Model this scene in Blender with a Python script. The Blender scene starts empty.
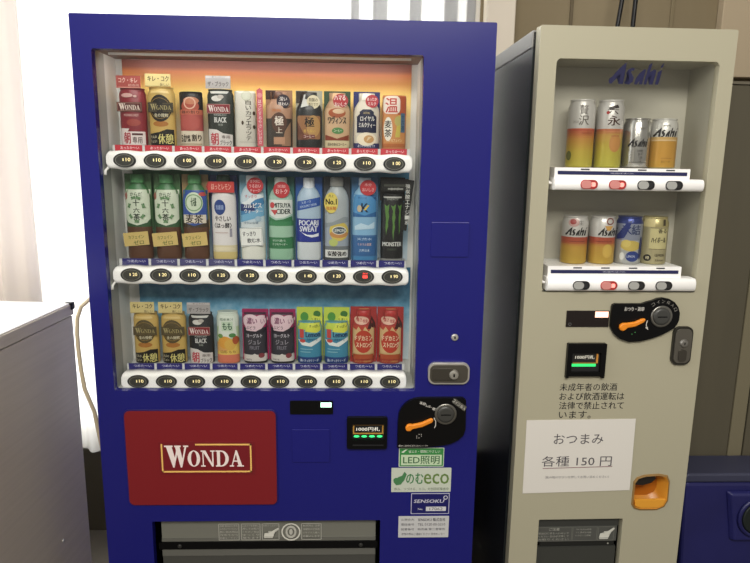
import bpy, bmesh, math, random
from mathutils import Matrix, Vector

random.seed(7)
SC = bpy.context.scene
COL = SC.collection

# ------------------------------------------------------------------ camera
YAW, PITCH, ROLL = 0.03654865, 0.18900854, 0.01420985
CAM_POS = Vector((0.66198, -1.54713, 1.49900))


def make_camera():
    cy, sy, cp, sp = math.cos(YAW), math.sin(YAW), math.cos(PITCH), math.sin(PITCH)
    f = Vector((sy * cp, cy * cp, -sp))
    r = Vector((cy, -sy, 0))
    u = r.cross(f)
    cr, sr = math.cos(ROLL), math.sin(ROLL)
    r2, u2 = cr * r + sr * u, -sr * r + cr * u
    cam = bpy.data.cameras.new('camera')
    cam.sensor_fit = 'HORIZONTAL'
    cam.sensor_width = 36.0
    cam.lens = 36.0 * 620.0 / 750.0
    cam.clip_start = 0.02
    o = bpy.data.objects.new('camera', cam)
    m = Matrix((r2, u2, -f)).transposed().to_4x4()
    m.translation = CAM_POS
    o.matrix_world = m
    COL.objects.link(o)
    SC.camera = o


make_camera()

# ------------------------------------------------------------------ world: bright daylight outside the window (+y), dim room behind the viewer
W = bpy.data.worlds.new('world')
SC.world = W
W.use_nodes = True
wn, wl = W.node_tree.nodes, W.node_tree.links
wn.clear()
w_out = wn.new('ShaderNodeOutputWorld')
w_bg = wn.new('ShaderNodeBackground')
w_tc = wn.new('ShaderNodeTexCoord')
w_ramp = wn.new('ShaderNodeValToRGB')
w_map = wn.new('ShaderNodeMapRange')
w_map.inputs['From Min'].default_value = -1.0
w_map.inputs['From Max'].default_value = 1.0
w_dot = wn.new('ShaderNodeVectorMath')
w_dot.operation = 'DOT_PRODUCT'
w_dot.inputs[1].default_value = (-0.40, 0.917, 0.0)
wl.new(w_tc.outputs['Generated'], w_dot.inputs[0])
wl.new(w_dot.outputs['Value'], w_map.inputs['Value'])
wl.new(w_map.outputs[0], w_ramp.inputs[0])
e = w_ramp.color_ramp.elements
e[0].position, e[0].color = 0.42, (0.083, 0.078, 0.071, 1)
e[1].position, e[1].color = 0.62, (1.0, 1.0, 1.0, 1)
wl.new(w_ramp.outputs[0], w_bg.inputs[0])
w_bg.inputs[1].default_value = 4.2
wl.new(w_bg.outputs[0], w_out.inputs[0])


def area_light(name, loc, target, size, size_y, power, color):
    d = bpy.data.lights.new(name, 'AREA')
    d.shape = 'RECTANGLE'
    d.size, d.size_y, d.energy, d.color = size, size_y, power, color
    o = bpy.data.objects.new(name, d)
    o.location = loc
    o.rotation_euler = (Vector(target) - Vector(loc)).to_track_quat('-Z', 'Y').to_euler()
    COL.objects.link(o)
    return o


# the room's ceiling lamp panels, in front of and above the machines
area_light('ceiling_lamp_light', (0.6, -3.1, 3.30), (0.8, 0.0, 1.2), 2.6, 1.0, 128, (1.0, 0.955, 0.885))

SC.view_settings.view_transform = 'Standard'
SC.view_settings.look = 'None'
SC.view_settings.exposure = 0.0
SC.view_settings.gamma = 1.0
SC.view_settings.use_curve_mapping = False

# ------------------------------------------------------------------ materials
_M = {}


def lin(h):
    h = h.lstrip('#')
    v = [int(h[i:i + 2], 16) / 255 for i in (0, 2, 4)]
    return tuple((x / 12.92 if x <= 0.04045 else ((x + 0.055) / 1.055) ** 2.4) for x in v) + (1,)


def mat(h, rough=0.45, metal=0.0, emit=0.0, spec=0.5, coat=0.0):
    key = (h, rough, metal, emit, spec, coat)
    if key in _M:
        return _M[key]
    m = bpy.data.materials.new('material_%d' % len(_M))
    m.use_nodes = True
    b = m.node_tree.nodes['Principled BSDF']
    b.inputs['Base Color'].default_value = lin(h)
    b.inputs['Roughness'].default_value = rough
    b.inputs['Metallic'].default_value = metal
    b.inputs['Specular IOR Level'].default_value = spec
    b.inputs['Coat Weight'].default_value = coat
    if emit:
        b.inputs['Emission Color'].default_value = lin(h)
        b.inputs['Emission Strength'].default_value = emit
    _M[key] = m
    return m


def mute(h, k=0.10, d=0.90):                           # offset ink: a little greyer than the pure hue
    c = [int(h[i:i + 2], 16) for i in (1, 3, 5)]
    g = 0.3 * c[0] + 0.59 * c[1] + 0.11 * c[2]
    return '#%02x%02x%02x' % tuple(max(0, min(255, int((x + (g - x) * k) * d))) for x in c)


def pr(h):                                             # printed label stock
    return mat(mute(h), 0.38, spec=0.3)


def noise_mat(name, c1, c2, scale, rough=0.6, metal=0.0, stretch=(1, 1, 1), bump=0.0, detail=6, spec=0.5):
    m = bpy.data.materials.new(name)
    m.use_nodes = True
    n, l = m.node_tree.nodes, m.node_tree.links
    b = n['Principled BSDF']
    tc = n.new('ShaderNodeTexCoord')
    mp = n.new('ShaderNodeMapping')
    mp.inputs['Scale'].default_value = stretch
    nz = n.new('ShaderNodeTexNoise')
    nz.inputs['Scale'].default_value = scale
    nz.inputs['Detail'].default_value = detail
    rp = n.new('ShaderNodeValToRGB')
    rp.color_ramp.elements[0].position, rp.color_ramp.elements[0].color = 0.35, lin(c1)
    rp.color_ramp.elements[1].position, rp.color_ramp.elements[1].color = 0.65, lin(c2)
    l.new(tc.outputs['Object'], mp.inputs[0])
    l.new(mp.outputs[0], nz.inputs['Vector'])
    l.new(nz.outputs['Fac'], rp.inputs[0])
    l.new(rp.outputs[0], b.inputs['Base Color'])
    b.inputs['Roughness'].default_value = rough
    b.inputs['Metallic'].default_value = metal
    b.inputs['Specular IOR Level'].default_value = spec
    if bump:
        bp = n.new('ShaderNodeBump')
        bp.inputs['Strength'].default_value = bump
        bp.inputs['Distance'].default_value = 0.002
        l.new(nz.outputs['Fac'], bp.inputs['Height'])
        l.new(bp.outputs[0], b.inputs['Normal'])
    return m


def glass_mat(name, tint=(1, 1, 1, 1), rough=0.02, refl=1.0):
    m = bpy.data.materials.new(name)
    m.use_nodes = True
    n, l = m.node_tree.nodes, m.node_tree.links
    n.clear()
    out = n.new('ShaderNodeOutputMaterial')
    mx = n.new('ShaderNodeMixShader')
    tr = n.new('ShaderNodeBsdfTransparent')
    gl = n.new('ShaderNodeBsdfGlossy')
    fr = n.new('ShaderNodeFresnel')
    fr.inputs['IOR'].default_value = 1.45
    tr.inputs[0].default_value = tint
    gl.inputs['Roughness'].default_value = rough
    gl.inputs[0].default_value = (refl, refl, refl, 1)
    # only the outer face of the sheet reflects; the inner face just lets light out again
    ge = n.new('ShaderNodeNewGeometry')
    inv = n.new('ShaderNodeMath')
    inv.operation = 'SUBTRACT'
    inv.inputs[0].default_value = 1.0
    mu = n.new('ShaderNodeMath')
    mu.operation = 'MULTIPLY'
    l.new(ge.outputs['Backfacing'], inv.inputs[1])
    l.new(fr.outputs[0], mu.inputs[0])
    l.new(inv.outputs[0], mu.inputs[1])
    l.new(mu.outputs[0], mx.inputs[0])
    l.new(tr.outputs[0], mx.inputs[1])
    l.new(gl.outputs[0], mx.inputs[2])
    l.new(mx.outputs[0], out.inputs[0])
    return m


def cloth_mat(name, c, trans, see):
    m = bpy.data.materials.new(name)
    m.use_nodes = True
    n, l = m.node_tree.nodes, m.node_tree.links
    n.clear()
    out = n.new('ShaderNodeOutputMaterial')
    d = n.new('ShaderNodeBsdfDiffuse')
    t = n.new('ShaderNodeBsdfTranslucent')
    s = n.new('ShaderNodeBsdfTransparent')
    a = n.new('ShaderNodeMixShader')
    b = n.new('ShaderNodeMixShader')
    d.inputs[0].default_value = lin(c)
    t.inputs[0].default_value = lin(c)
    a.inputs[0].default_value = trans
    b.inputs[0].default_value = see
    l.new(d.outputs[0], a.inputs[1])
    l.new(t.outputs[0], a.inputs[2])
    l.new(a.outputs[0], b.inputs[1])
    l.new(s.outputs[0], b.inputs[2])
    l.new(b.outputs[0], out.inputs[0])
    return m


def poster_mat(name, stops, scale, wave):
    """printed board: colour bands across the height, edges broken by noise"""
    m = bpy.data.materials.new(name)
    m.use_nodes = True
    n, l = m.node_tree.nodes, m.node_tree.links
    b = n['Principled BSDF']
    tc = n.new('ShaderNodeTexCoord')
    sp = n.new('ShaderNodeSeparateXYZ')
    nz = n.new('ShaderNodeTexNoise')
    nz.inputs['Scale'].default_value = scale
    nz.inputs['Detail'].default_value = 3
    ma = n.new('ShaderNodeMath'); ma.operation = 'MULTIPLY_ADD'
    ma.inputs[1].default_value = wave
    rp = n.new('ShaderNodeValToRGB')
    els = rp.color_ramp.elements
    els[0].position, els[0].color = stops[0][0], lin(stops[0][1])
    els[1].position, els[1].color = stops[-1][0], lin(stops[-1][1])
    for p, c in stops[1:-1]:
        q = els.new(p)
        q.color = lin(c)
    l.new(tc.outputs['Generated'], sp.inputs[0])
    l.new(tc.outputs['Object'], nz.inputs['Vector'])
    l.new(nz.outputs['Fac'], ma.inputs[0])
    l.new(sp.outputs['Z'], ma.inputs[2])
    l.new(ma.outputs[0], rp.inputs[0])
    l.new(rp.outputs[0], b.inputs['Base Color'])
    b.inputs['Roughness'].default_value = 0.4
    return m


# ------------------------------------------------------------------ text and 2D shapes
_T = {}


def text2d(s):
    """(verts, tris) of a string, scaled to a unit box 0..1 x 0..1; also its aspect"""
    key = s
    if key in _T:
        return _T[key]
    c = bpy.data.curves.new('t', 'FONT')
    c.body = s
    c.resolution_u = 2
    o = bpy.data.objects.new('t', c)
    COL.objects.link(o)
    dg = bpy.context.evaluated_depsgraph_get()
    me = bpy.data.meshes.new_from_object(o.evaluated_get(dg))
    me.calc_loop_triangles()
    v = [(p.co.x, p.co.y) for p in me.vertices]
    t = [tuple(x.vertices) for x in me.loop_triangles]
    bpy.data.objects.remove(o)
    bpy.data.curves.remove(c)
    bpy.data.meshes.remove(me)
    x0, x1 = min(p[0] for p in v), max(p[0] for p in v)
    y0, y1 = min(p[1] for p in v), max(p[1] for p in v)
    dx, dy = max(x1 - x0, 1e-6), max(y1 - y0, 1e-6)
    r = ([((p[0] - x0) / dx, (p[1] - y0) / dy) for p in v], t, dx / dy)
    _T[key] = r
    return r


def rrect(x0, z0, x1, z1, r, n=5):
    if r <= 0:
        return [(x0, z0), (x1, z0), (x1, z1), (x0, z1)]
    p = []
    for cx, cz, a0 in ((x1 - r, z0 + r, -90), (x1 - r, z1 - r, 0), (x0 + r, z1 - r, 90), (x0 + r, z0 + r, 180)):
        for i in range(n + 1):
            a = math.radians(a0 + 90 * i / n)
            p.append((cx + r * math.cos(a), cz + r * math.sin(a)))
    return p


def ell(cx, cz, rx, rz, n=28):
    return [(cx + rx * math.cos(2 * math.pi * i / n), cz + rz * math.sin(2 * math.pi * i / n)) for i in range(n)]


def rot2(pts, a, cx, cz):
    c, s = math.cos(a), math.sin(a)
    return [(cx + (x - cx) * c - (z - cz) * s, cz + (x - cx) * s + (z - cz) * c) for x, z in pts]


def stroke2(pts, w):
    """a polyline as quads of width w, list of polygons"""
    out = []
    for (x0, z0), (x1, z1) in zip(pts[:-1], pts[1:]):
        d = math.hypot(x1 - x0, z1 - z0) or 1
        nx, nz = -(z1 - z0) / d * w / 2, (x1 - x0) / d * w / 2
        out.append([(x0 - nx, z0 - nz), (x1 - nx, z1 - nz), (x1 + nx, z1 + nz), (x0 + nx, z0 + nz)])
    return out


def ring2(cx, cz, ro, ri, n=32, kx=1.0, kxi=None):
    kxi = kx if kxi is None else kxi
    out = []
    for i in range(n):
        a, b = 2 * math.pi * i / n, 2 * math.pi * (i + 1) / n
        out.append([(cx + kx * ro * math.cos(a), cz + ro * math.sin(a)), (cx + kx * ro * math.cos(b), cz + ro * math.sin(b)),
                    (cx + kxi * ri * math.cos(b), cz + ri * math.sin(b)), (cx + kxi * ri * math.cos(a), cz + ri * math.sin(a))])
    return out


# ------------------------------------------------------------------ mesh builder
class MB:
    def __init__(self):
        self.bm = bmesh.new()
        self.mats = []

    def mi(self, m):
        if m not in self.mats:
            self.mats.append(m)
        return self.mats.index(m)

    def face(self, vs, m, smooth=False):
        try:
            f = self.bm.faces.new(vs)
        except ValueError:
            return None
        f.material_index = self.mi(m)
        f.smooth = smooth
        return f

    def prism(self, pts, y0, y1, m, smooth=False, taper=0.0):
        """polygon in x,z pushed from y0 (front) to y1 (back); taper > 0 shrinks the front"""
        n = len(pts)
        if sum(pts[i][0] * pts[(i + 1) % n][1] - pts[(i + 1) % n][0] * pts[i][1] for i in range(n)) < 0:
            pts = pts[::-1]
        cx, cz = sum(p[0] for p in pts) / n, sum(p[1] for p in pts) / n

        def sh(p):
            if not taper:
                return p
            dx, dz = p[0] - cx, p[1] - cz
            d = math.hypot(dx, dz) or 1
            return (cx + dx * (1 - taper / d), cz + dz * (1 - taper / d))
        a = [self.bm.verts.new((sh(p)[0], y0, sh(p)[1])) for p in pts]
        b = [self.bm.verts.new((p[0], y1, p[1])) for p in pts]
        self.face(a, m)
        self.face(b[::-1], m)
        for i in range(n):
            j = (i + 1) % n
            self.face([a[j], a[i], b[i], b[j]], m, smooth)
        return self

    def box(self, x0, x1, y0, y1, z0, z1, m):
        return self.prism([(x0, z0), (x1, z0), (x1, z1), (x0, z1)], y0, y1, m)

    def slab(self, outer, holes, y0, y1, m):
        """plate with holes, triangulated, with its hole walls"""
        bm2 = bmesh.new()
        for loop in [outer] + holes:
            vs = [bm2.verts.new((p[0], y0, p[1])) for p in loop]
            for i in range(len(vs)):
                bm2.edges.new((vs[i], vs[(i + 1) % len(vs)]))
        bmesh.ops.triangle_fill(bm2, use_beauty=True, use_dissolve=False, edges=bm2.edges[:], normal=(0, -1, 0))
        front = bm2.faces[:]
        ext = bmesh.ops.extrude_face_region(bm2, geom=front)
        for v in ext['geom']:
            if isinstance(v, bmesh.types.BMVert):
                v.co.y = y1
        bmesh.ops.recalc_face_normals(bm2, faces=bm2.faces[:])
        self.join(bm2, m)
        return self

    def join(self, bm2, m, smooth=None):
        mp = {v: self.bm.verts.new(v.co) for v in bm2.verts}
        for f in bm2.faces:
            self.face([mp[v] for v in f.verts], m, f.smooth if smooth is None else smooth)
        bm2.free()

    def lathe(self, prof, mats_at, ky=1.0, n=28, x=0.0, y=0.0, kx=1.0):
        """profile [(z, r)]; mats_at(zmid) -> material"""
        rings = []
        for z, r in prof:
            rings.append([self.bm.verts.new((x + kx * r * math.cos(2 * math.pi * i / n), y + ky * r * math.sin(2 * math.pi * i / n), z)) for i in range(n)])
        for k in range(len(prof) - 1):
            m = mats_at((prof[k][0] + prof[k + 1][0]) / 2)
            for i in range(n):
                j = (i + 1) % n
                self.face([rings[k][i], rings[k][j], rings[k + 1][j], rings[k + 1][i]], m, True)
        self.face(rings[0][::-1], mats_at(prof[0][0]))
        self.face(rings[-1], mats_at(prof[-1][0]))
        return self

    def disc(self, cx, cz, prof, m, kx=1.0, n=32):
        """turned piece about a horizontal axis: profile [(y, r)] from front to back"""
        rings = [[self.bm.verts.new((cx + kx * r * math.cos(2 * math.pi * i / n), y, cz + r * math.sin(2 * math.pi * i / n))) for i in range(n)] for y, r in prof]
        for k in range(len(prof) - 1):
            for i in range(n):
                j = (i + 1) % n
                self.face([rings[k][j], rings[k][i], rings[k + 1][i], rings[k + 1][j]], m, True)
        self.face(rings[0], m)
        self.face(rings[-1][::-1], m)
        return self

    def tube(self, pts, r, m, n=10):
        P = [Vector(p) for p in pts]
        up = Vector((0.13, 0.97, 0.2)).normalized()
        rings = []
        for i, p in enumerate(P):
            t = (P[min(i + 1, len(P) - 1)] - P[max(i - 1, 0)]).normalized()
            a = t.cross(up).normalized()
            b = t.cross(a)
            rings.append([self.bm.verts.new(p + r * (math.cos(2 * math.pi * k / n) * a + math.sin(2 * math.pi * k / n) * b)) for k in range(n)])
        for i in range(len(P) - 1):
            for k in range(n):
                j = (k + 1) % n
                self.face([rings[i][k], rings[i][j], rings[i + 1][j], rings[i + 1][k]], m, True)
        self.face(rings[0][::-1], m)
        self.face(rings[-1], m)
        return self

    def flat(self, polys, proj, m, maxlen=None):
        """2D polygons laid on a surface: proj(x, z) -> (x, y, z)"""
        bm2 = bmesh.new()
        for k, pts in enumerate(polys):
            n = len(pts)
            if sum(pts[i][0] * pts[(i + 1) % n][1] - pts[(i + 1) % n][0] * pts[i][1] for i in range(n)) < 0:
                pts = pts[::-1]
            try:
                bm2.faces.new([bm2.verts.new((p[0], k * 0.000012, p[1])) for p in pts])
            except ValueError:
                pass
        self._lay(bm2, proj, m, maxlen)
        return self

    def _lay(self, bm2, proj, m, maxlen):
        if maxlen:
            xs = [v.co.x for v in bm2.verts]
            zs = [v.co.z for v in bm2.verts]
            if not xs:
                bm2.free()
                return
            st_ = maxlen
            cuts = [((k * st_, 0, 0), (1, 0, 0)) for k in range(int(math.floor(min(xs) / st_)), int(math.ceil(max(xs) / st_)) + 1)]
            cuts += [((0, 0, z), (0, 0, 1)) for z in getattr(proj, 'zcuts', ()) if min(zs) < z < max(zs)]
            for co, no in cuts:
                bmesh.ops.bisect_plane(bm2, geom=bm2.verts[:] + bm2.edges[:] + bm2.faces[:], dist=1e-7, plane_co=co, plane_no=no)
        bmesh.ops.triangulate(bm2, faces=bm2.faces[:])
        for v in bm2.verts:
            st = v.co.y
            v.co = proj(v.co.x, v.co.z)
            v.co.y -= st
        self.join(bm2, m, smooth=bool(maxlen))

    def text(self, s, cx, cz, w, h, proj, m, maxlen=None, bold=0.0, rot=0.0, shear=0.0):
        v, t, asp = text2d(s)
        if w is None:
            w = h * asp
        bm2 = bmesh.new()
        d = min(bold * h * .8, .0006) if bold > 0 else 0
        for k, (ox, oz) in enumerate(((0, 0),) if d == 0 else ((-d, 0), (d, 0), (0, d * .7))):
            pts = [(cx + ox + (x - .5) * w + shear * (z - .5) * h, cz + oz + (z - .5) * h) for x, z in v]
            if rot:
                pts = rot2(pts, rot, cx, cz)
            vs = [bm2.verts.new((p[0], k * 0.000015, p[1])) for p in pts]
            for a in t:
                try:
                    bm2.faces.new([vs[i] for i in a])
                except ValueError:
                    pass
        for f in bm2.faces:
            f.normal_update()
            if f.normal.y > 0:
                f.normal_flip()
        self._lay(bm2, proj, m, maxlen)
        return self

    def build(self, name, parent=None, loc=None, bevel=0.0, seg=2, recalc=False, rotz=0.0):
        if recalc:
            bmesh.ops.recalc_face_normals(self.bm, faces=self.bm.faces[:])
        me = bpy.data.meshes.new(name)
        self.bm.to_mesh(me)
        self.bm.free()
        for m in self.mats:
            me.materials.append(m)
        o = bpy.data.objects.new(name, me)
        COL.objects.link(o)
        if parent is not None:
            o.parent = parent
        if loc is not None:
            o.location = loc
        o.rotation_euler.z = rotz
        if bevel:
            b = o.modifiers.new('bevel', 'BEVEL')
            b.width = bevel
            b.segments = seg
            b.limit_method = 'ANGLE'
            b.angle_limit = math.radians(40)
        return o


def plane(y):
    return lambda x, z: (x, y, z)


def tag(o, label=None, cat=None, group=None, kind=None):
    if label: o['label'] = label
    if cat: o['category'] = cat
    if group: o['group'] = group
    if kind: o['kind'] = kind
    return o


def thing(name, label, cat, loc=(0, 0, 0), rotz=0.0, group=None):
    o = bpy.data.objects.new(name, None)
    o.empty_display_size = 0.05
    COL.objects.link(o)
    o.location = loc
    o.rotation_euler.z = rotz
    return tag(o, label, cat, group)


# ------------------------------------------------------------------ common materials
BLUE = mat('#1a1b6e', 0.27, spec=0.4)
BLUE_DK = mat('#15166a', 0.35)
BEIGE = mat('#aba68f', 0.42)
WHITE = mat('#f8f7f4', 0.35)
BLACK = mat('#060607', 0.35, spec=0.25)
INK = mat('#16161a', 0.6)
DARK = mat('#1d1d1f', 0.45)
GREYIN = mat('#c3c4c0', 0.5)
CHROME = mat('#c9c6be', 0.28, metal=0.6)
STEEL_DK = mat('#84817a', 0.32, metal=0.6)
ORANGE = mat('#e98a1f', 0.4)
PANE = glass_mat('pane_glass', (0.99, 0.995, 0.99, 1))
LED_AMBER = mat('#f4e2a4', 0.5, emit=0.75)
LED_RED = mat('#ff4038', 0.5, emit=1.6)
LED_GREEN = mat('#3dff86', 0.5, emit=1.1)
LED_MINT = mat('#c8ffe0', 0.5, emit=1.6)

# ------------------------------------------------------------------ setting
CONCRETE = noise_mat('concrete', '#776a50', '#877a60', 2.2, 0.8, stretch=(1.0, 1, 0.25), bump=0.15)
CONCRETE_DK = noise_mat('dark_panel', '#4b4637', '#575140', 3.0, 0.75, stretch=(1.5, 1, 0.2), bump=0.1)
FLOOR = noise_mat('floor_screed', '#3c372e', '#474137', 6.0, 0.6)
SASH = mat('#c9bfae', 0.5)


def setting():
    b = MB()
    b.box(-3.0, 4.0, -4.0, 0.98, -0.05, 0.0, FLOOR)
    tag(b.build('floor'), kind='structure')
    # back wall with the window opening x -2.2..1.09, z 0.36..2.75
    b = MB()
    b.slab(rrect(-3.0, 0, 4.0, 3.1, 0), [rrect(-2.2, 0.36, 1.085, 2.75, 0)], 0.82, 0.97, CONCRETE)
    tag(b.build('wall_back'), kind='structure')
    # concrete pilaster strips and the lower dark panelling to the right of the beige machine
    b = MB()
    b.box(1.125, 1.225, 0.74, 0.818, 0.0, 3.1, SASH)
    tag(b.build('trim_1', bevel=0.004), kind='structure')
    b = MB()
    b.box(1.615, 1.806, 0.175, 0.235, 0.0, 1.722, CONCRETE_DK)
    b.box(1.809, 1.852, 0.175, 0.235, 0.0, 1.722, mat('#6f6852', 0.8))
    b.box(1.856, 2.9, 0.175, 0.235, 0.0, 1.722, CONCRETE_DK)
    tag(b.build('trim_2', bevel=0.003), kind='structure')
    b = MB()
    b.box(1.615, 2.9, 0.170, 0.240, 1.7225, 1.7300, mat('#5f594a', 0.7))
    tag(b.build('trim_3'), kind='structure')
    b = MB()
    b.box(1.985, 2.25, 0.78, 0.818, 1.826, 3.1, mat('#a8987e', 0.75))
    b.box(1.44, 1.452, 0.812, 0.819, 0.0, 3.1, mat('#5f543f', 0.8))
    b.box(1.81, 1.825, 0.812, 0.819, 0.0, 3.1, mat('#75694f', 0.8))
    tag(b.build('trim_4', bevel=0.003), kind='structure')
    b = MB()
    b.box(-3.0, 1.12, 0.80, 0.818, 0.0, 0.36, mat('#2b2518', 0.6))  # dark brown strip low on the back wall, below the window
    tag(b.build('dark_strip_back', bevel=0.003), kind='structure')
    # window: frame and mullions, glass
    f = MB()
    f.slab(rrect(-2.2, 0.36, 1.085, 2.75, 0), [rrect(-2.15, 0.41, -0.58, 2.70, 0), rrect(-0.53, 0.41, 1.035, 2.70, 0)], 0.86, 0.92, SASH)
    w = f.build('window_1')
    tag(w, kind='structure')
    g = MB()
    g.box(-2.15, -0.58, 0.885, 0.891, 0.41, 2.70, PANE)
    g.box(-0.53, 1.035, 0.885, 0.891, 0.41, 2.70, PANE)
    g.build('window_pane', w)


setting()


def curtain(name, label, x0, x1, z0, z1, y, amp, period, m, seed, group=None):
    rnd = random.Random(seed)
    b = MB()
    n = int((x1 - x0) / 0.006)
    ph, prev = 0.0, None
    top, bot, cur = [], [], []
    for i in range(n + 1):
        x = x0 + (x1 - x0) * i / n
        ph += 2 * math.pi / n * (x1 - x0) / period * (0.75 + 0.5 * rnd.random())
        s = math.sin(ph)
        yy = y + amp * (s + 0.35 * math.sin(2.3 * ph + seed))
        cur.append((x + 0.35 * amp * math.cos(ph), yy))
    rows = 6
    grid = []
    for r in range(rows + 1):
        t = r / rows
        z = z1 + (z0 - z1) * t
        grid.append([b.bm.verts.new((p[0] + 0.012 * math.sin(3 * t + p[0] * 9), y + (p[1] - y) * (0.8 + 0.4 * t), z)) for p in cur])
    for r in range(rows):
        for i in range(n):
            b.face([grid[r][i], grid[r + 1][i], grid[r + 1][i + 1], grid[r][i + 1]], m, True)
    o = b.build(name)
    s = o.modifiers.new('thickness', 'SOLIDIFY')
    s.thickness = 0.0008
    return tag(o, label, 'curtain', group)


SHEER = cloth_mat('sheer_cloth', '#f4f3f0', 0.72, 0.30)
DRAPE = cloth_mat('drape_cloth', '#efe9e4', 0.45, 0.04)


def fold_shade_net():
    """net cloth with the shade of its folds painted as denser grey stripes"""
    m = cloth_mat('fold_shade_cloth', '#f4f3f0', 0.72, 0.45)
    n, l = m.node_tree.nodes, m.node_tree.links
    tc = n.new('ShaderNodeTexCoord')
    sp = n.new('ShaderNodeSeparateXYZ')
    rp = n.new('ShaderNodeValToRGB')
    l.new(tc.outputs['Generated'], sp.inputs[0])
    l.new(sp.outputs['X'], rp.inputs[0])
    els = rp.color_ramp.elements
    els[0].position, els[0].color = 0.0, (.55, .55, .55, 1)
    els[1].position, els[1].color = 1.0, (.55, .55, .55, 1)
    for a, b_ in ((.075, .125), (.233, .33), (.50, .575), (.75, .845), (.917, .985)):  # grey bands painted where the folds shade the cloth
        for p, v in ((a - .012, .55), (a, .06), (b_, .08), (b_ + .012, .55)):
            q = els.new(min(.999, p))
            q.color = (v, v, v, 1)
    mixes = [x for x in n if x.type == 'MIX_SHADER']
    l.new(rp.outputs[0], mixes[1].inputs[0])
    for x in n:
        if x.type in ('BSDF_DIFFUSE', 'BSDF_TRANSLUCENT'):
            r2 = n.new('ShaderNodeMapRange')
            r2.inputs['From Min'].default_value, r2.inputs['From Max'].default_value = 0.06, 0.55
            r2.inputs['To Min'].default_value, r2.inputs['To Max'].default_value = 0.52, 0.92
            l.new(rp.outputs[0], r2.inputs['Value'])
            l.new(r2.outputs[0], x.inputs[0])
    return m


HEAVY = fold_shade_net()
curtain('sheer_curtain', 'bright white sheer curtain hanging in vertical folds across the window behind the blue machine', -0.62, 1.115, 0.375, 2.62, 0.765, 0.018, 0.105, SHEER, 3)
curtain('drape', 'greyish white drape gathered in soft folds at the left edge, hem above the steel counter', -0.95, -0.43, 0.985, 2.62, 0.61, 0.03, 0.17, DRAPE, 5)

curtain('net_curtain', 'white net curtain with painted grey fold shade above the right half of the blue machine', 0.62, 1.088, 0.40, 2.62, 0.720, 0.010, 0.098, HEAVY, 11)


def steel_counter():
    steel = noise_mat('brushed_steel', '#bab09f', '#c0b6a5', 3.0, 0.40, metal=0.2, stretch=(1, 1, 30))
    top = mat('#f1efea', 0.35)
    t = thing('steel_counter', 'tall grey steel cabinet with a bright white top, left of the blue machine', 'counter', (-0.155, 0.2517, 0.0), math.radians(-2.8))
    b = MB()
    b.box(-1.1, -0.002, -1.25, -0.004, 0.06, 1.048, steel)
    b.build('body', t, bevel=0.004)
    b = MB()
    b.box(-1.1, 0.0, -1.25, 0.0, 1.05, 1.083, steel)
    b.build('top_edge', t, bevel=0.003)
    b = MB()
    b.box(-1.098, -0.003, -1.248, -0.003, 1.083, 1.087, top)
    b.build('worktop', t, bevel=0.002)
    b = MB()
    b.box(-0.02, 0.004, -0.018, 0.004, 1.066, 1.0885, BLACK)
    b.build('corner_cap', t, bevel=0.004)
    for y in (-0.16, -0.62):
        b = MB()
        b.disc(0, 0, [(-0.003, 0.003), (-0.002, 0.005), (0.0, 0.006)], CHROME, n=14)
        o = b.build('screw', t, (-0.0015, y, 0.42 + 0.3 * (y < -0.3)), rotz=math.radians(90))
    for x in (-1.04, -0.06):
        for y in (-1.19, -0.06):
            b = MB()
            b.lathe([(0, 0.022), (0.008, 0.024), (0.012, 0.016), (0.06, 0.016)], lambda z: DARK, n=14, x=x, y=y)
            b.build('foot', t)


steel_counter()

b = MB()
hose = [(-0.012, 0.36, 1.165), (-0.012, 0.22, 1.160), (-0.022, 0.14, 1.146), (-0.045, 0.105, 1.128), (-0.066, 0.10, 1.109), (-0.078, 0.10, 1.078), (-0.082, 0.10, 1.035), (-0.082, 0.10, 0.99), (-0.079, 0.10, 0.93), (-0.073, 0.10, 0.875),
        (-0.06, 0.12, 0.80), (-0.05, 0.15, 0.6), (-0.05, 0.16, 0.3), (-0.05, 0.16, 0.006)]
b.tube(hose, 0.0055, mat('#cdbd9c', 0.5), 10)
tag(b.build('drain_hose'), 'thin cream hose curving down in the gap between steel cabinet and blue machine', 'hose')

for i, (x0, x1, lab) in enumerate(((1.595, 1.558, 'curved black power cable hanging down behind the beige machine, left of the pair'), (1.632, 1.622, 'straight black power cable hanging down behind the beige machine, right of the pair'))):
    b = MB()
    pts = []
    for k in range(15):
        t = k / 14
        z = 2.55 + (0.008 - 2.55) * t
        pts.append((x0 + (x1 - x0) * min(1, max(0, (2.16 - z) / 0.25)) ** 1.3, 0.70, z))
    b.tube(pts, 0.008 if i else 0.0075, BLACK, 8)
    tag(b.build('power_cable'), lab, 'cable', 'power cables behind the beige machine')


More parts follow.
